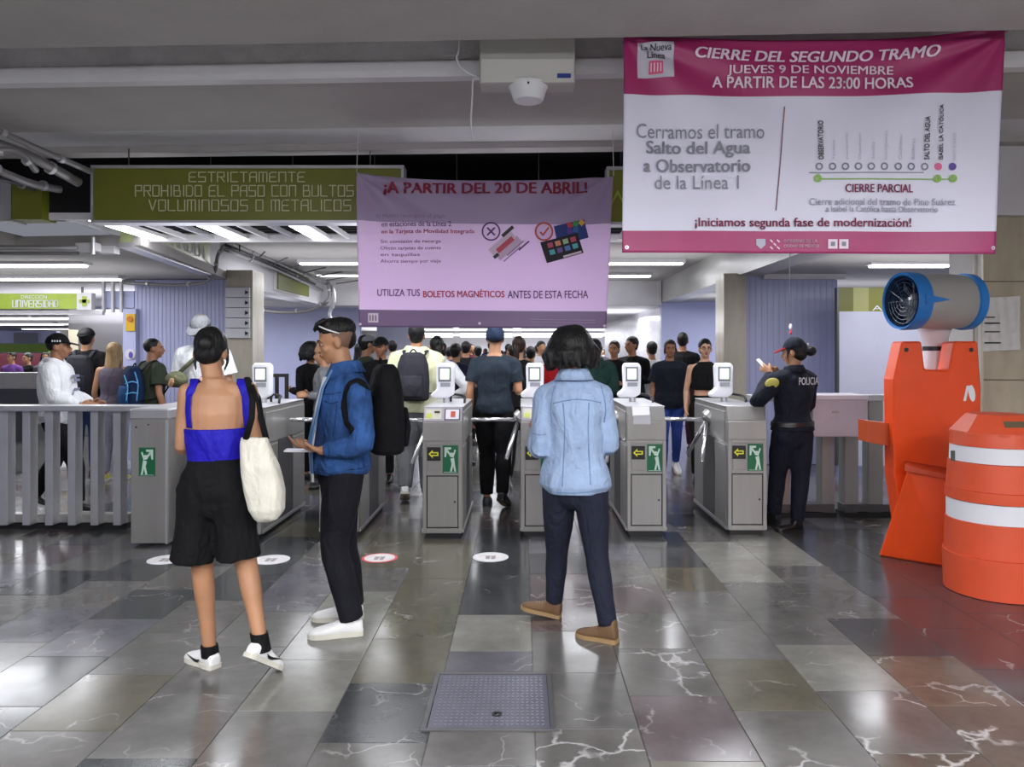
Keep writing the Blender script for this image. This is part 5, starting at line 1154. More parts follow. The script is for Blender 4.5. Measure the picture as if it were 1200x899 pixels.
sct = [(0, RB * .985), (bz(660), RB * 1.0), (bz(652), RB * .95), (bz(619), RB * .93), (bz(617), RB * .965)]
def ring(z0, z1, r0, r1, mt, nm): obj(nm, MB().lathe(c_, [(r0 - .02, z0), (r0, z0 + .004), (r1, z1 - .004), (r1 - .02, z1)], 40), mt, br, 'auto')
ring(.0, bz(659), RB * .98, RB * 1.0, M_ORP, 'base_ring'); ring(bz(660), bz(618), RB * .965, RB * .95, M_ORP, 'lower_tier'); ring(bz(619), bz(594), RB * .925, RB * .925, M_PAPER, 'white_band'); ring(bz(594.5), bz(580), RB * .95, RB * .955, M_ORP, 'middle_ridge')
ring(bz(581), bz(547), RB * .93, RB * .90, M_ORP, 'middle_tier'); ring(bz(547.5), bz(527), RB * .87, RB * .86, M_PAPER, 'white_band'); ring(bz(528), bz(510), RB * .87, RB * .84, M_ORP, 'upper_tier')
zt = bz(511); zh = gz(487, 4.75)
tp_ = obj('top_cap', MB().lathe(c_, [(RB * .88, zt - .01), (RB * .87, zt + .004), (RB * .62, zh - .02), (RB * .56, zh), (.01, zh + .001)], 8, rot=math.pi / 8), M_ORP, br); 
k0 = math.cos(math.pi / 8); y0_, y1_ = c_.y - RB * .87 * k0, c_.y - RB * .62 * k0; lz = lambda q: zt + .004 + (zh - .02 - zt - .004) * q; ly = lambda q: y0_ + (y1_ - y0_) * q - .002
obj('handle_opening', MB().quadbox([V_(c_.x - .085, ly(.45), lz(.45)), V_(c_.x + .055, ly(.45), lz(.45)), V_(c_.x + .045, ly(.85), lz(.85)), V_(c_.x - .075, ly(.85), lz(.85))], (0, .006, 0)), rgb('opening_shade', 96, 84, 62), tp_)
for x_, y_ in ((1120, 532),): obj('band_tear', MB().box((gx(x_ - 1.5, 4.68), 4.705, gz(541, 4.68)), (gx(x_ + 2, 4.68), 4.72, gz(529, 4.68))), rgb('tear_dark', 60, 70, 66), br)
fan = thing('misting_fan', 'grey cylindrical fan with blue rims on a white stand behind the orange barrier', 'fan', (gx(1095, 6.0), 6.0, 0)); d = 5.80
axv = Vector((-.985, -.17, .0)).normalized(); cF = at(1063, 353, d - .02); cB = cF - axv * .49
prof = [(.19, 0), (.203, .05), (.208, .16), (.207, .30), (.200, .42), (.19, .46)]
obj('fan_housing', MB().lathe(cF - axv * .05, prof, 40, axis=-axv, cap=False), rgb('fan_grey', 168, 166, 162, rough=.45, noise=.03), fan, 'auto')
MBL = rgb('fan_blue', 44, 128, 208, rough=.4)
obj('front_rim', MB().lathe(cF + axv * .06, [(.19, .02), (.212, 0), (.218, .03), (.214, .12), (.19, .125), (.19, .02)], 40, axis=-axv, cap=False), MBL, fan, 'auto')
obj('rear_rim', MB().lathe(cB + axv * .04, [(.2, 0), (.215, .01), (.212, .07), (.18, .075)], 40, axis=-axv), MBL, fan, 'auto')
u1 = axv.cross(Vector((0, 0, 1))).normalized(); v1 = Vector((0, 0, 1))
obj('inner_drum', MB().lathe(cF - axv * .16, [(.17, 0), (.185, .005)], 32, axis=axv), M_BLACK, fan)
obj('rear_disc', MB().lathe(cB + axv * .05, [(.19, 0), (.18, .01)], 32, axis=axv), M_STEELD, fan)
rim_ = MB(); rim_.loft([(cF + axv * .055, u1 * .19, v1 * .19), (cF - axv * .15, u1 * .18, v1 * .18)], 36, cap=False); obj('front_lining', rim_, rgb('fan_lining', 30, 60, 96), fan)
for i in range(9):
    a = 2 * math.pi * i / 9; r_ = u1 * math.cos(a) + v1 * math.sin(a); t_ = u1 * -math.sin(a) + v1 * math.cos(a); c1 = cF - axv * .08
    obj('blade', MB().quadbox([c1 + r_ * .05 - t_ * .02, c1 + r_ * .05 + t_ * .02 + axv * .03, c1 + r_ * .17 + t_ * .05 + axv * .03, c1 + r_ * .17 - t_ * .02], axv * .004), rgb('blade_grey', 150, 152, 156, rough=.35), fan)
obj('hub', MB().lathe(cF - axv * .08, [(.065, 0), (.06, .03), (.04, .055), (.01, .062)], 20, axis=axv), M_STEELL, fan, True)
m = MB()
for rr in (.05, .08, .11, .14, .17):
    pts = [cF + axv * .03 + u1 * rr * math.cos(q) + v1 * rr * math.sin(q) for q in [2 * math.pi * k / 20 for k in range(21)]]; m.tube(pts, .0028, 5)
for k in range(12):
    q = 2 * math.pi * k / 12; m.cyl(cF + axv * .03, cF + axv * .03 + (u1 * math.cos(q) + v1 * math.sin(q)) * .19, .0025, 5)
obj('guard_grille', m, rgb('grille_dark', 40, 56, 84, rough=.4), fan)
for k in (-1, 1):
    b0 = cF + u1 * k * .21; 
    m = MB(); q0 = cF - axv * .02 + (Vector((.0, -1, 0)) - axv * axv.dot(Vector((0, -1, 0)))).normalized() * .212 * k; nn = (q0 - (cF - axv * .02)).normalized()
    m.quadbox([q0 - v1 * .035 + axv * .03, q0 + v1 * .035 + axv * .03, q0 - axv * .16 + v1 * .002, q0 - axv * .16 - v1 * .002], nn * .012); obj('side_fin', m, MBL, fan)
cN = (cF + cB) / 2; cN = Vector((gx(1097, 5.95), 5.97, 0))
obj('neck', MB().loft([(Vector((cN.x, cN.y, gz(384, 5.95))), Vector((.13, 0, 0)), Vector((0, .10, 0))), (Vector((cN.x, cN.y, gz(396, 5.95))), Vector((.10, 0, 0)), Vector((0, .085, 0))), (Vector((cN.x, cN.y, gz(406, 5.95))), Vector((.085, 0, 0)), Vector((0, .08, 0)))], 28), rgb('fan_white', 214, 208, 214, rough=.35), fan, 'auto')
obj('neck_ring', MB().loft([(Vector((cN.x, cN.y, gz(406, 5.95))), Vector((.088, 0, 0)), Vector((0, .083, 0))), (Vector((cN.x, cN.y, gz(411, 5.95))), Vector((.088, 0, 0)), Vector((0, .083, 0)))], 28), M_BLACK, fan, 'auto')
obj('stand', MB().loft([(Vector((cN.x, cN.y, gz(411, 5.95))), Vector((.085, 0, 0)), Vector((0, .08, 0))), (Vector((cN.x, cN.y, gz(434, 5.95))), Vector((.115, 0, 0)), Vector((0, .10, 0))), (Vector((cN.x, cN.y, .1)), Vector((.15, 0, 0)), Vector((0, .14, 0))), (Vector((cN.x, cN.y, 0)), Vector((.17, 0, 0)), Vector((0, .16, 0)))], 28), rgb('fan_white', 214, 208, 214, rough=.35), fan, 'auto')
# ------------------------------------------------------------------ foreground figures
C_BLACK = cloth('cloth_black', 9, 9, 12); C_NAVY = cloth('cloth_navy', 28, 32, 46); C_DENIM = cloth('denim_blue', 42, 75, 126, noise=.35, nscale=9, bump=.5)
C_DENL = cloth('denim_pale', 150, 170, 200, noise=.10, nscale=7, bump=.4); C_BLUE = cloth('cloth_royal', 30, 22, 160, rough=.6); C_TOTE = cloth('canvas_cream', 208, 204, 190, noise=.05)
C_WHITE = cloth('cloth_white', 216, 218, 222); C_GREY = cloth('cloth_grey', 112, 114, 118); C_YEL = cloth('cloth_pale_yellow', 206, 208, 172); C_DTEE = cloth('cloth_slate', 30, 40, 50)
C_OLIVE = cloth('cloth_olive', 50, 58, 46); C_PLUM = cloth('cloth_plum', 92, 84, 98); C_JEAN = cloth('jeans_blue', 44, 60, 100, noise=.2, nscale=8); C_DJEAN = cloth('jeans_dark', 34, 38, 54, noise=.15, nscale=8)
C_JBLUE = cloth('jeans_bright', 40, 62, 130, noise=.2, nscale=8); C_RED = cloth('cloth_red', 176, 30, 36); C_GRNW = cloth('cloth_deep_green', 26, 54, 48); C_POL = cloth('uniform_navy', 22, 26, 38)
C_PACK = cloth('pack_charcoal', 38, 38, 46, rough=.7); C_PURP = cloth('cloth_purple', 100, 60, 130); C_BEAN = cloth('beanie_blue', 34, 48, 70); C_KHAKI = cloth('cloth_khaki', 90, 92, 70)
M_SHW = rgb('shoe_white', 222, 222, 220, rough=.5); M_SOLE = rgb('sole_offwhite', 200, 196, 184, rough=.6); M_SHT = rgb('shoe_tan', 104, 78, 52, rough=.75, noise=.1); M_SOLT = rgb('sole_gum', 150, 122, 84, rough=.6); M_SHB = rgb('shoe_black', 22, 22, 24, rough=.35)
WS = dict(m=M_SHW, solem=M_SOLE); BS = dict(m=M_SHB, solem=M_SHB); BWS = dict(m=M_SHB, solem=M_SHW)
V = Vector
# --- woman in the blue top
d0 = 3.62
J = skel(252, d0, 1.63, 0, True, ('bent', 'bent'), bow=.35)
J['base'] = V((gx(262, d0), d0, 0)); J['head'] = at(247, 413, d0 + .05); J['neck'] = at(253, 447, d0)
J['sh'] = {-1: at(220, 460, d0), 1: at(291, 458, d0)}; J['el'] = {-1: at(213, 524, d0 + .0), 1: at(302, 522, d0 + .0)}
J['wr'] = {-1: at(226, 512, d0 + .22), 1: at(284, 510, d0 + .22)}; J['hd'] = {-1: V((.5, .8, .25)), 1: V((-.5, .8, .25))}
J['hip'] = {-1: at(236, 582, d0), 1: at(272, 581, d0)}; J['kn'] = {-1: at(237, 664, d0 + .04), 1: at(289, 662, d0 + .02)}
J['an'] = {-1: at(246, 764, 3.70), 1: at(306, 757, 3.56)}; J['toe'] = {-1: V((-.80, .55, 0)), 1: V((.42, .70, -.55))}
J['f'] = V((-.12, .9, -.42)).normalized(); J['hup'] = V((0, .35, 1))
p = thing('person', 'woman seen from behind in a royal blue tank top, wide black shorts and white trainers', 'person', J['base'])
body(J, p, skinm('tan'), .0065, .6)
face(J, p, hairm('black'))
hair(J, p, hairm('black'), 'updo', .007, 2)
# tank top with a low square back
mb = MB(); spine(J, .16, .575, .010, .014, 26, 1.0, mb)
tk = fuse('tank_top', mb, C_BLUE, p, .0065, 3, .003, 14, 2)
prof = {}
bd_o = [c_ for c_ in p.children if c_.name.startswith('body')][0]
for k, path in ((-1, [(222.5, 501), (221, 480), (222, 464), (225, 455), (228, 450)]), (1, [(289, 501), (290, 480), (289, 464), (286, 455), (283, 450)])):
    x_ = gx(path[-1][0], d0); zt_ = gz(path[-1][1], d0)
    drape('tank_strap', [bd_o, tk], path, C_BLUE, tk, r=.004, flat=.022, off=.004, post=((x_, d0 + .0, zt_ + .022), (x_, d0 + .07, zt_ - .01), (x_, d0 + .13, zt_ - .10), (x_, d0 + .13, zt_ - .22)))
pants(J, p, C_BLACK, .0075, t1=.30, off=.018, frac=.44, loose=.028, flare=.022, wr=.010, seed=3, ends={-1: at(225, 657, d0), 1: at(280, 654, d0)}, endr=.104, name='shorts')
for k in (-1, 1):
    sh = shoe(J, k, p, M_SHW, M_SOLE, L=.26, mark=M_SHB, lace=M_PAPER)
    A = J['an'][k]; K = J['kn'][k]; u = (K - A).normalized(); m = MB(); m.loft([(A - u * .02, V((.041, 0, 0)), V((0, .045, 0))), (A + u * (.035 if k < 0 else .06), V((.040, 0, 0)), V((0, .044, 0)))], 20); obj('sock', m, C_BLACK, p, 'auto')
obj('hair_tie', MB().lathe(J['hp'](0, -.092, .0), [(.03, -.006), (.034, 0), (.03, .006)], 14, axis=J['f']), C_BLACK, p)
t = thing('tote_bag', 'cream canvas tote bag hanging from the shoulder of the woman in blue', 'bag', at(306, 560, 3.5))
m = MB(); bd = 3.52
secs = []
for py, xa, xb, dp in ((512, 282, 314, .02), (520, 281, 316, .045), (545, 283, 326, .065), (575, 287, 333, .07), (597, 292, 333, .06), (608, 298, 326, .035), (612, 303, 318, .012)):
    a = at(xa, py + (0), bd); b_ = at(xb, py, bd - .02); secs.append(((a + b_) / 2, (b_ - a) / 2, V((0, dp, 0))))
m.loft(secs, 30, power=.75); fuse('bag_body', m, C_TOTE, t, .007, 3, .007, 12, 8)
pts = [at(288, 515, bd - .03), at(295, 490, bd - .05), at(296, 468, bd - .03), J['sh'][1].lerp(J['neck'], .04) + V((0, .0, .060)), J['sh'][1].lerp(J['neck'], .04) + V((0.02, .09, -.04)), at(306, 490, bd + .06), at(312, 515, bd + .02)]
secs = []
for i in range(len(pts)):
    T = (pts[min(i + 1, len(pts) - 1)] - pts[max(0, i - 1)]).normalized(); rr = V((1, .2, 0)); b_ = (rr - T * rr.dot(T)).normalized(); secs.append((pts[i], b_ * .014, T.cross(b_) * .004))
obj('strap', MB().loft(secs, 8), C_BLACK, t, True)
obj('strap', MB().tube([at(296, 452, bd + .02), at(301, 466, bd - .02), at(305, 490, bd - .04), at(311, 516, bd - .0)], .008, 8, smooth=3), C_BLACK, t, True)

# --- man in the denim jacket
d0 = 4.22
J = skel(402, d0, 1.72, 112, False, ('phone', 'phone')); s = J['s']
J['base'] = V((gx(402, d0), d0, 0)); J['head'] = at(393, 400, d0); J['neck'] = at(404, 433, d0)
J['sh'] = {-1: at(420, 459, d0 - .17), 1: at(390, 455, d0 + .16)}      # left, right (keys follow the sides of the torso)
J['el'] = {-1: at(426, 521, d0 - .22), 1: at(398, 515, d0 + .17)}; J['wr'] = {-1: at(377, 528, d0 - .20), 1: at(369, 523, d0 + .02)}
J['hd'] = {-1: V((-.95, .28, .12)), 1: V((-.95, -.25, .05))}; J['palm'] = {-1: V((-.1, .25, .95)), 1: V((-.1, -.15, .95))}
J['hip'] = {-1: at(404, 552, d0 - .09), 1: at(395, 551, d0 + .09)}; J['kn'] = {-1: at(392, 640, d0 - .10), 1: at(403, 640, d0 + .10)}
J['an'] = {-1: at(413, 727, 4.12), 1: at(414, 710, 4.36)}; J['toe'] = {-1: V((-.97, -.22, 0)), 1: V((-.99, -.1, 0))}
J['f'] = V((-.95, -.24, -.24)).normalized(); J['D'] = lambda x, y, z, a=math.radians(112): V((x * math.cos(a) - y * math.sin(a), x * math.sin(a) + y * math.cos(a), z)).normalized()
p = thing('person', 'young man in a blue denim jacket and dark jeans looking down at his phone', 'person', J['base'])
body(J, p, skinm('tan'), .006, {-1: .35, 1: .5}); face(J, p, hairm('black')); hair(J, p, hairm('black'), 'fade', .006, 4)
mb = MB(); spine(J, .0, 1.0, .006, .012, 22, 1.0, mb); fuse('tee_shirt', mb, C_WHITE, p, .009, 2)
jk = top(J, p, C_DENIM, .007, 'long', t0=-.04, off=.024, offlow=.050, wr=.020, seed=5, so=.020, collar=C_DENIM, name='denim_jacket')
# faded chest panel, placket, hem band, cuff
m = MB(); P0 = (J['hip'][-1] + J['hip'][1]) / 2
f_ = J['D'](0, 1, 0); r_ = J['D'](1, 0, 0)
hem = MB(); sp = spine(J, -.06, .02, .041, .041, 24); hm = MB(); secs = [(c_, a_ * 1.01, b_ * 1.01) for c_, a_, b_ in spine(J, -.07, .0, .044, .046, 24)]; hm.loft(secs, 28); obj('hem_band', hm, C_DENIM, jk, 'auto')
m = MB(); 
Nn = J['neck']; 
for kk in (-1, 1):
    pts = [Nn + f_ * .075 + r_ * kk * .045 + V((0, 0, .0)), Nn + f_ * .125 + r_ * kk * .05 - V((0, 0, .10)), Nn + f_ * .155 + r_ * kk * .045 - V((0, 0, .24)), P0 + f_ * .165 + r_ * kk * .035 + V((0, 0, .16)), P0 + f_ * .155 + r_ * kk * .03 + V((0, 0, .0))]
    secs = [(q, r_ * .022, f_ * .008) for q in pts]; m.loft(secs, 8)
obj('front_placket', m, cloth('denim_light', 92, 128, 172, noise=.1), jk, True)
ch = MB(); ch.loft([(Nn + f_ * .105 - V((0, 0, .04)), r_ * .04, f_ * .01), (Nn + f_ * .148 - V((0, 0, .20)), r_ * .032, f_ * .01), (P0 + f_ * .158 + V((0, 0, .10)), r_ * .022, f_ * .01), (P0 + f_ * .150 - V((0, 0, .05)), r_ * .03, f_ * .01)], 10); obj('shirt_front', ch, C_WHITE, p, True)
pants(J, p, cloth('trousers_black', 20, 20, 28), .0075, t1=.25, off=.012, frac=.99, loose=.018, flare=.010, wr=.006, seed=8)
for k in (-1, 1): shoe(J, k, p, M_SHW, M_SOLE, L=.285, lace=M_PAPER)
hp = J['hp']; g_ = MB(); 
for k in (-1, 1): g_.tube([hp(k * .086, -.03, .035), hp(k * .088, .03, .070), hp(k * .070, .065, .098)], .0045, 6, smooth=3)
gl = obj('sunglasses', g_, rgb('glasses_white', 214, 212, 210, rough=.25), p, True)
for k in (-1, 1): obj('lens', MB().ell(hp(k * .036, .070, .103), (.031, .009, .019), (J['hA'][0], (J['hA'][1] * .8 + J['hA'][2] * .6).normalized(), (J['hA'][2] * .8 - J['hA'][1] * .6).normalized()), 12), rgb('lens_dark', 40, 40, 46, rough=.1), gl, True)
ph = thing('phone', 'white smartphone held flat in the hands of the man in denim', 'phone', at(348, 525, d0 - .1)); pc = at(351, 527, d0 - .12)
a_ = V((-1, -.12, .02)).normalized(); b_ = V((.12, -1, 0)).normalized(); n_ = a_.cross(b_)
obj('phone_case', MB().quadbox([pc + a_ * i * .075 + b_ * j * .036 for i, j in ((-1, -1), (1, -1), (1, 1), (-1, 1))], n_ * -.009), M_PLW, ph); obj('phone_screen', MB().quadbox([pc + V((0, 0, .0015)) + a_ * i * .07 + b_ * j * .032 for i, j in ((-1, -1), (1, -1), (1, 1), (-1, 1))], (0, 0, .001)), mat('phone_lit', (.6, .62, .7), emit=.3), ph)
bp_ = backpack('big black backpack on the back of the man in the blue denim jacket', J, C_BLACK, w_=.32, h=.50, dp=.20, z=1.20, voxel=.009, out=.235, straps=False)

for nm_, pth in (('sleeve_seam', [(404, 452), (402, 470), (404, 492), (410, 508)]), ('pocket_seam', [(380, 470), (388, 473), (397, 471)]), ('yoke_seam', [(376, 462), (388, 462), (400, 460)]), ('front_seam', [(380, 474), (379, 500), (378, 540)]), ('front_seam', [(395, 474), (392, 500), (390, 512)]),
                 ('hem_seam', [(366, 548), (385, 552), (410, 552), (432, 546)]), ('cuff_seam', [(384, 521), (386, 528), (385, 536)])):
    drape(nm_, [jk], pth, cloth('denim_dark_seam', 30, 50, 92), jk, r=.0028, off=.0005)
drape('strap', [jk], [(428, 452), (419, 446), (410, 450), (405, 462), (404, 478), (407, 494), (414, 505)], C_BLACK, bp_, r=.006, flat=.020, off=.006, pre=((gx(440, d0), d0 - .1, gz(462, d0)),))

# --- person in the pale denim jacket
d0 = 4.17
J = skel(672, d0, 1.66, 22, True, ('bent', 'bent')); J['fem'] = True
J['base'] = V((gx(672, d0), d0, 0)); J['head'] = at(667, 411, d0 + .03); J['neck'] = at(672, 442, d0)
J['sh'] = {-1: at(642, 464, d0 + .03), 1: at(704, 462, d0 - .02)}; J['el'] = {-1: at(633, 527, d0 - .01), 1: at(714, 522, d0 + .0)}
J['wr'] = {-1: at(628, 503, d0 + .22), 1: at(700, 512, d0 + .22)}; J['hd'] = {-1: V((-.3, .8, .5)), 1: V((-.5, .8, .1))}
J['hip'] = {-1: at(656, 572, d0 + .03), 1: at(692, 570, d0 - .03)}; J['kn'] = {-1: at(653, 645, d0 + .16), 1: at(699, 650, d0 - .06)}
J['an'] = {-1: at(649, 706, d0 + .22), 1: at(713, 736, d0 - .15)}; J['toe'] = {-1: V((-.93, .30, .14)), 1: V((-.86, .5, 0))}; J['f'] = V((-.35, .93, -.12)).normalized()
p = thing('person', 'person with dark bobbed hair walking away in a pale blue denim jacket', 'person', J['base'])
body(J, p, skinm('tan'), .0065, .6); face(J, p, hairm('black')); hair(J, p, hairm('black'), 'bob', .007, 6)
jk = top(J, p, C_DENL, .0065, 'long', t0=-.10, off=.024, offlow=.042, wr=.024, seed=12, so=.022, collar=C_DENL, name='denim_jacket', wide=1.0)
f_ = J['D'](0, 1, 0); r_ = J['D'](1, 0, 0); sp = spine(J, -.14, -.09, .040, .040, 24)
hm = MB(); hm.loft([(c_, a_ * 1.05, b_ * 1.02) for c_, a_, b_ in sp], 28); 
M_SEAM = cloth('denim_seam', 110, 136, 172)
for nm_, pth in (('yoke_seam', [(648, 473), (660, 470), (675, 468), (690, 469), (704, 472)]), ('sleeve_seam', [(650, 452), (647, 465), (645, 480), (647, 495)]), ('sleeve_seam', [(704, 452), (708, 465), (710, 480), (708, 495)]),
                 ('back_seam', [(660, 473), (662, 500), (661, 530), (659, 570)]), ('back_seam', [(690, 472), (689, 500), (690, 530), (692, 568)]), ('hem_seam', [(630, 572), (650, 577), (672, 578), (695, 576), (714, 570)]), ('cuff_seam', [(625, 508), (632, 510), (640, 509)])):
    drape(nm_, [jk], pth, M_SEAM, jk, r=.0028, off=.0005)
pants(J, p, cloth('jeans_black_blue', 30, 33, 48, noise=.12), .0075, t1=.22, off=.008, frac=.985, loose=.008, flare=.004, wr=.006, seed=15)
for k in (-1, 1): shoe(J, k, p, M_SHT, M_SOLT, L=.262, hi=.055, lace=M_SOLT)

# --- police guard
d0 = 6.5
J = skel(927, d0, 1.64, 42, True, ('phone', 'phone'))
J['base'] = V((gx(930, d0), d0, 0)); J['head'] = at(930, 413, d0); J['neck'] = at(930, 434, d0)
J['sh'] = {-1: at(909, 446, d0 - .10), 1: at(948, 445, d0 + .09)}; J['el'] = {-1: at(889, 470, d0 - .08), 1: at(944, 478, d0 + .2)}; J['wr'] = {-1: at(903, 437, d0 + .10), 1: at(912, 436, d0 + .22)}
J['hd'] = {-1: V((-.6, .4, .5)), 1: V((-.8, -.1, .35))}; J['hip'] = {-1: at(919, 510, d0 - .05), 1: at(938, 509, d0 + .05)}
J['kn'] = {-1: at(911, 556, d0 + .12), 1: at(938, 560, d0 + .02)}; J['an'] = {-1: at(908, 590, d0 + .45), 1: at(934, 613, d0 + .02)}; J['an'][-1] = at(907, 604, d0 + .24); J['toe'] = {-1: V((-.6, .7, -.05)), 1: V((-.95, -.25, 0))}
J['f'] = V((-.82, .55, -.12)).normalized()
p = thing('person', 'police guard in a dark navy uniform and cap standing beside the last turnstile', 'person', J['base'])
body(J, p, skinm('tan'), .008, .7); face(J, p, hairm('black')); hair(J, p, hairm('black'), 'updo', .008, 7); obj('hair_bun', MB().ell(J['hp'](.01, -.15, -.005), (.045, .045, .045), n=14), hairm('black'), p, True)
cp = cap(J, p, C_POL, True, s0=1.15, vm=rgb('visor_red', 214, 60, 62, rough=.5))
m = MB()
for i in range(9): q = J['hp'](.03 * math.sin(i * 2.1), -.115 - .02 * math.cos(i), .03 + .03 * math.cos(i * 1.7)); m.ell(q, (.006, .006, .006), n=6)
obj('hair_beads', m, M_PLW, cp, kind='stuff')
jk = top(J, p, C_POL, .009, 'long', t0=.02, off=.042, offlow=.050, wr=.018, seed=18, so=.034, collar=C_POL, name='uniform_jacket')
pants(J, p, C_POL, .009, t1=.30, off=.020, frac=.97, loose=.020, wr=.006, seed=19)
for k in (-1, 1): shoe(J, k, p, M_SHB, M_SHB, L=.28, hi=.05)
obj('belt', (lambda m_: (m_.loft([(c_, a_ * 1.02, b_ * 1.02) for c_, a_, b_ in spine(J, .10, .17, .052, .052, 20)], 28), m_)[1])(MB()), M_SHB, p, 'auto')
r_ = (J['sh'][1] - J['sh'][-1]).normalized(); 
def back_fn(u, v): 
    q = at(936 + (u - 936), -v, d0); return V((q.x, d0 - .02 + (q.x - gx(936, d0)) * .55 - .165, q.z))
text_mesh('back_lettering', 'POLICIA', (925, 953, -450, -441.5), M_PAPER, jk, back_fn, .015)
bd_ = obj('sleeve_badge', MB().ell(J['sh'][-1].lerp(J['el'][-1], .12) + V((-.035, -.066, .0)), (.058, .016, .045), (V((.9, -.35, .3)).normalized(), V((.35, .9, 0)).normalized(), V((-.3, 0, .95)).normalized()), 12), rgb('badge_yellow', 178, 170, 80), jk, True)
ph = thing('phone', 'white phone raised in the hands of the police guard', 'phone', at(893, 428, d0 + .1)); pc = at(896, 429, d0 + .12)
obj('phone_case', MB().quadbox([pc + V((-.07, 0, .05)), pc + V((-.03, .05, .06)), pc + V((.06, .05, -.03)), pc + V((.02, 0, -.045))], (0, .008, .008)), M_PLW, ph)
# ------------------------------------------------------------------ everybody else
def P_(label, px, d, H, a, skin='tan', hairc='black', style='short', fem=False, arms=('down', 'down'), step=.0, lead=1, t=None, b=None, shoes=BS, cp=None, vox=.012, seed=0, look=None, bow=0., group=None, ff=None):
    J = skel(px, d, H, a, fem, arms, step, lead, look=look, bow=bow)
    ff = (60 < ((look if look is not None else a) % 360) < 300) if ff is None else ff
    p, o = person(label, J, skin, hairc, style, t, b, shoes, cp, vox, ff, .5, group, seed); J['p'] = p; J['o'] = o
    return J
T = lambda m, sl='long', **k: dict(m=m, sleeve=sl, **k); B = lambda m, **k: dict(m=m, **k)
# lane people
J = P_('person in a pale yellow hooded jacket wearing a charcoal backpack', 488, 7.8, 1.80, 0, 'tan', 'black', 'short', False, ('bent', 'bent'), .10, 1, T(C_YEL, t0=-.12, off=.048, offlow=.062, so=.038, hood=True, wr=.022), B(C_GREY, loose=.03), WS, vox=.010, seed=31)
backpack('charcoal backpack worn over the pale yellow jacket', J, C_PACK, w_=.33, h=.48, dp=.18, z=1.22, out=.24)
J = P_('man in a slate t-shirt and dark beanie walking through the middle lane', 580, 7.5, 1.76, -8, 'tan', 'black', 'buzz', False, ('down', 'bent'), .12, -1, T(C_DTEE, 'short', t0=-.06, off=.022, offlow=.034, so=.014, wr=.018), B(C_BLACK, loose=.025), BS, dict(m=C_BEAN, visor=False, s0=1.05, drop=.055), vox=.009, seed=32)
m = MB()
for k in (-1, 1):
    H_, K, A = J['hip'][k], J['kn'][k], J['an'][k]; o_ = J['D'](1, -.3, 0) * .10 * k
    m.tube([H_ + o_, K + o_ * .8, A + o_ * .6], .006, 6)
obj('side_stripe', m, C_WHITE, J['o']['bot'])
J = P_('woman with brown hair tied back walking just ahead of the man in the beanie', 608, 8.5, 1.68, -10, 'tan', 'brown', 'pony', True, ('down', 'bent'), .16, 1, T(C_BLACK, 'short', t0=.0, off=.02), B(C_BLACK), BWS, vox=.011, seed=33)
J = P_('person in a grey-white hooded sweatshirt with dark hair beside the yellow jacket', 512, 8.4, 1.68, 12, 'tan', 'black', 'pony', True, ('down', 'hip'), .0, 1, T(C_WHITE, t0=-.08, off=.03, so=.022, hood=True), B(C_DJEAN), BS, vox=.011, seed=34)
# left side behind the fence
J = P_('man in a white printed hooded sweatshirt and black cap behind the left fence', 66, 7.3, 1.67, -78, 'mid', 'black', 'buzz', False, ('lean', 'lean'), .26, 1, T(C_WHITE, t0=-.12, off=.045, offlow=.06, so=.035, hood=True, belly=.05, wr=.016), B(C_BLACK, loose=.02), BWS, dict(m=C_BLACK, visor=True, s0=1.12), vox=.008, seed=35)
hp = J['hp']; q = MB()
for i, z in enumerate((1.33, 1.29, 1.20, 1.16)):
    c = J['W'](.02, .178 + .010 * (i in (1, 2)), z)
    r_ = J['D'](1, 0, 0); wd = (.085, .07, .07, .09)[i]; q.quadbox([c - r_ * wd - V((0, 0, .012)), c + r_ * wd - V((0, 0, .012)), c + r_ * wd + V((0, 0, .012)), c - r_ * wd + V((0, 0, .012))], J['D'](0, 1, 0) * .006)
obj('chest_print', q, rgb('print_bluegrey', 120, 120, 150), J['o']['top'])
capo = [c for c in J['p'].children if c.name.startswith('cap')][0]
m = MB(); 
for i in range(4): m.ell(hp(.088 - .004 * (i - 1.5) ** 2 * .3, -.03 + i * .022, .055), (.006, .008, .010), J['hA'], 6)
obj('cap_lettering', m, M_PAPER, capo)
J = P_('person in black with a dark cap and backpack, beyond the white sweatshirt', 101, 9.4, 1.80, 8, 'tan', 'black', 'short', False, ('down', 'bent'), .0, 1, T(C_BLACK, 'short', off=.04, so=.03), B(C_JEAN), BS, dict(m=C_BLACK, visor=True, back=True), seed=36)
backpack('dark grey backpack on the person in black behind the left fence', J, C_PACK, w_=.34, h=.50, dp=.2, z=1.18, out=.2, voxel=.014)
J = P_('blonde woman in a plum sleeveless top and pale trousers behind the left fence', 133, 9.1, 1.62, 5, 'tan', 'blonde', 'longer', True, ('down', 'down'), .0, 1, T(C_PLUM, 'none', off=.014), B(cloth('trousers_pale', 160, 158, 178), loose=.02), dict(m=rgb('shoe_yellow', 200, 200, 70), solem=M_PAPER), vox=.011, seed=37)
J = P_('short-haired man in an olive t-shirt with a blue backpack behind the left fence', 178, 8.6, 1.66, -40, 'mid', 'black', 'buzz', False, ('down', 'down'), .1, 1, T(C_OLIVE, 'short', off=.03, so=.025), B(C_DJEAN), BS, vox=.010, seed=38, look=-70)
backpack('bright blue and black backpack of the man in the olive t-shirt', J, cloth('pack_blue', 16, 36, 70), w_=.32, h=.46, dp=.20, z=1.18, trim=cloth('pack_blue_trim', 24, 70, 118), strapm=C_BLACK, out=.22, voxel=.013)
bp2 = [o for o in bpy.data.objects if o.get('label', '').startswith('bright blue and black backpack')][0]; ob_ = [c for c in bp2.children]
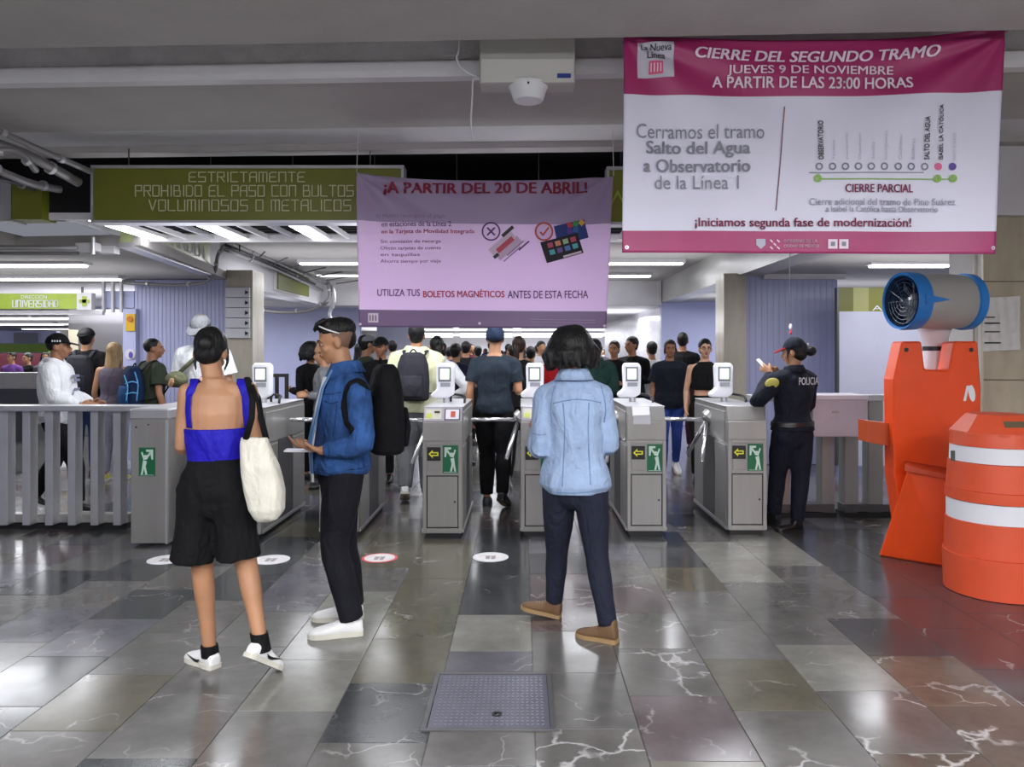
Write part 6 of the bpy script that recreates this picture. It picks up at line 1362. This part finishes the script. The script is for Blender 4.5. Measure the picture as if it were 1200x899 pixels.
for pth in ([(146, 440), (150, 452), (148, 470)], [(158, 436), (162, 450), (160, 470)], [(147, 450), (155, 447), (162, 449)], [(147, 462), (155, 460), (162, 461)]):
    drape('piping', ob_, pth, cloth('pack_piping', 96, 170, 220), bp2, r=.007, off=.002)
J = P_('man in a white t-shirt and cap bending down beyond the woman in blue', 238, 7.6, 1.86, 174, 'tan', 'grey', 'short', False, ('bent', 'bent'), .0, 1, T(C_WHITE, 'short', off=.04, so=.03), B(C_DJEAN), WS, dict(m=C_GREY, visor=True), vox=.011, seed=39, bow=.5)
tag(obj('shoulder_bag', MB().ell(J['W'](.14, .2, 1.16), (.11, .07, .08), n=16), C_KHAKI, None, True), 'khaki bag worn across the white t-shirt, beyond the woman in blue', 'bag')
obj('shoulder_strap', MB().tube([J['W'](-.12, .12, 1.44), J['W'](.02, .17, 1.32), J['W'](.14, .19, 1.2)], .02, 8), C_KHAKI, J['p'], True)
# behind the man in denim
J = P_('dark-haired person in black beyond the turnstiles, left of the man in denim', 364, 9.2, 1.62, 60, 'tan', 'black', 'bob', True, ('bent', 'bent'), .0, 1, T(C_BLACK, off=.03), B(C_BLACK), BS, seed=40)
J = P_('person in a grey sweatshirt just left of the man in denim, half hidden', 381, 8.6, 1.58, 100, 'tan', 'black', 'short', False, ('bent', 'bent'), .0, 1, T(C_GREY, off=.03), B(C_BLACK), BS, seed=41)
J = P_('man in a grey cap and dark shirt right behind the man in denim', 429, 9.4, 1.72, -60, 'mid', 'black', 'short', False, ('down', 'bent'), .0, 1, T(C_OLIVE, 'short', off=.03), B(C_BLACK), BS, dict(m=C_GREY, visor=True), seed=42)
J = P_('person in black with a dark cap between the grey cap and the yellow jacket', 447, 9.0, 1.68, 170, 'mid', 'black', 'short', False, ('bent', 'bent'), .0, 1, T(C_BLACK, off=.03), B(C_BLACK), BS, dict(m=C_BLACK, visor=True), seed=43)
# right group facing the camera
J = P_('woman with hair tied back in a dark jacket near the pale denim jacket', 720, 10.2, 1.66, 160, 'tan', 'brown', 'bun', True, ('down', 'fold'), .0, 1, T(C_BLACK, off=.035, so=.025), B(C_BLACK), BS, vox=.010, seed=44)
J = P_('dark-haired man holding a hand to his face behind the second ticket scanner', 741, 10.6, 1.72, 150, 'tan', 'black', 'crop', False, ('phone', 'phone'), .0, 1, T(C_BLACK, off=.03), B(C_BLACK), BS, vox=.010, seed=45, look=130)
J = P_('person in a white top with long black hair seen from behind, near the second scanner', 764, 11.0, 1.66, 15, 'tan', 'black', 'short', True, ('down', 'bent'), .1, 1, T(C_WHITE, off=.02), B(C_JEAN), WS, seed=46)
J = P_('woman in a navy top and waistcoat with bright blue jeans walking towards the gates', 785, 9.5, 1.66, 176, 'mid', 'brown', 'updo', True, ('down', 'down'), .14, 1, T(C_NAVY, 'short', t0=-.14, off=.045, offlow=.05, so=.02), B(C_JBLUE, loose=.006), WS, vox=.009, seed=47)
m = MB(); spine(J, -.1, .84, .052, .056, 22, 1.0, m); fuse('waistcoat', m, cloth('vest_black', 20, 24, 36), J['p'], .011, 3, .006, 12, 5)
J = P_('dark-haired man in black walking away behind the woman in the waistcoat', 800, 11.7, 1.80, -20, 'tan', 'black', 'short', False, ('down', 'down'), .1, 1, T(C_BLACK, off=.03), B(cloth('trousers_wine', 70, 40, 50)), BS, seed=48)
J = P_('woman in glasses and a black sleeveless crop top behind the last turnstile', 826, 8.9, 1.66, 176, 'light', 'black', 'bun', True, ('down', 'down'), .0, 1, T(C_BLACK, 'none', t0=.36, off=.014), B(C_BLACK, t1=.24, loose=.02), BS, vox=.009, seed=49)
hp = J['hp']; m = MB()
for k in (-1, 1): m.tube([hp(k * .03 + .02 * math.cos(q), .096, -.002 + .017 * math.sin(q)) for q in [2 * math.pi * i / 12 for i in range(13)]], .0025, 5)
m.tube([hp(-.01, .098, 0), hp(.01, .098, 0)], .0025, 5)
for k in (-1, 1): m.tube([hp(k * .05, .095, .003), hp(k * .078, .02, .003)], .0022, 5)
obj('eyeglasses', m, M_BLACK, J['p'])
J = P_('person in a red top, mostly hidden by the pale denim jacket', 652, 9.8, 1.62, 20, 'tan', 'black', 'long', True, ('bent', 'bent'), .0, 1, T(C_RED, off=.03, so=.02), B(C_BLACK), BS, seed=50)
J = P_('person in a deep green jacket behind the right shoulder of the pale denim jacket', 697, 9.0, 1.66, 10, 'tan', 'black', 'short', False, ('bent', 'bent'), .0, 1, T(C_GRNW, off=.04, so=.03, hood=True), B(C_BLACK), BS, seed=51)
J = P_('person in purple seated-height behind the far shop counter on the left', 14, 13.9, 1.52, 175, 'mid', 'black', 'short', True, ('bent', 'bent'), .0, 1, T(C_PURP, off=.03), B(C_BLACK), BS, vox=.014, seed=52)
J = P_('person leaning at the far shop counter next to the one in purple', 33, 14.1, 1.50, 160, 'tan', 'black', 'short', True, ('phone', 'bent'), .0, 1, T(C_BLACK, 'short', off=.03), B(C_BLACK), BS, vox=.014, seed=53)
J = P_('person with raised phone at the right end of the far shop counter', 54, 14.0, 1.52, 200, 'tan', 'black', 'long', True, ('phone', 'phone'), .0, 1, T(C_PLUM, 'short', off=.03), B(C_BLACK), BS, vox=.014, seed=54)
# crowd of the far hall: every one a person of their own, bodies copied from six different walkers
kinds = []
specs = [(C_NAVY, C_BLACK, 'short', False), (C_BLACK, C_DJEAN, 'long', True), (cloth('cloth_indigo', 40, 44, 84), C_BLACK, 'short', False), (C_GREY, C_BLACK, 'crop', False), (C_BLACK, C_BLACK, 'bun', True), (cloth('cloth_denim_shirt', 70, 84, 120), C_DJEAN, 'long', True)]
crowd = [(534, 10.2, 0), (421, 12.2, 1), (460, 13.0, 3), (546, 12.4, 2), (560, 14.0, 4), (527, 15.0, 0), (600, 12.8, 4), (622, 11.4, 0), (634, 13.4, 3), (596, 16.5, 2), (645, 16.0, 1), (612, 18.5, 5), (662, 19.0, 0), (680, 14.5, 1), (575, 21.0, 3), (630, 23.0, 2), (551, 19.0, 5), (539, 24.0, 1),
         (520, 22.0, 3), (588, 26.0, 0), (652, 27.0, 4), (672, 24.0, 5), (692, 21.0, 2), (702, 17.0, 0), (569, 30.0, 1), (607, 31.0, 5), (640, 32.0, 3), (520, 20.0, 4), (483, 23.0, 0), (690, 29.0, 4), (554, 34.0, 2), (620, 36.0, 1), (527, 28.0, 0), (660, 36.0, 3), (592, 39.0, 4), (681, 40.0, 5), (708, 33.0, 1)]
cols = ['sweater', 'top and long hair', 'shirt', 'sweatshirt', 'top and a bun', 'shirt and long hair']
hues = [('navy', (26, 30, 52)), ('black', (16, 16, 18)), ('dark grey', (60, 60, 64)), ('wine', (84, 30, 42)), ('bottle green', (28, 52, 42)), ('indigo', (44, 48, 96)), ('slate blue', (58, 70, 92)), ('white', (190, 190, 196)), ('brown', (78, 60, 46)), ('light grey', (140, 140, 146))]
places = ['nearer', 'middle', 'far', 'farthest']; used = {}
protos = []
for i, (px, d, k) in enumerate(crowd):
    hn, hc = hues[(i * 3 + k) % 10]; lb = 'distant passer-by in a %s %s beyond the gates, %s crowd' % (hn, cols[k], places[min(3, int((d - 8) / 8))])
    lb = lb.replace('beyond the gates, ', '') if len(lb.split()) > 15 else lb
    used[lb] = used.get(lb, 0) + 1
    if used[lb] > 1: lb = lb.replace('distant', 'another')
    if k not in [q[0] for q in protos] :
        tm, bmt, st, fem = specs[k]
        J = P_(lb, px, d, 1.62 + .03 * (k % 4), 12 * k - 30, 'tan', 'black', st, fem, ('down', 'bent'), .12, 1, T(tm, off=.03), B(bmt), BS, vox=.017, seed=70 + k, group='distant crowd beyond the gates', ff=False)
        protos.append((k, J['p'])); J['o']['top'].material_slots[0].link = 'OBJECT'; J['o']['top'].material_slots[0].material = cloth('crowd_' + hn.replace(' ', '_'), *hc); continue
    src = dict(protos)[k]; r = src.copy(); COL.objects.link(r); r.location = (gx(px, d), d, 0); r.rotation_euler.z = R.uniform(-.9, .9) + (math.pi if i % 4 == 0 else 0); z = R.uniform(.96, 1.05); r.scale = (z, z, z); r['label'] = lb
    def cpy(a, b_):
        for ch in a.children:
            c = ch.copy(); COL.objects.link(c); c.parent = b_; cpy(ch, c)
    cpy(src, r)
    for ch in r.children:
        if ch.name.startswith('shirt'): ch.material_slots[0].link = 'OBJECT'; ch.material_slots[0].material = cloth('crowd_' + hn.replace(' ', '_'), *hc)
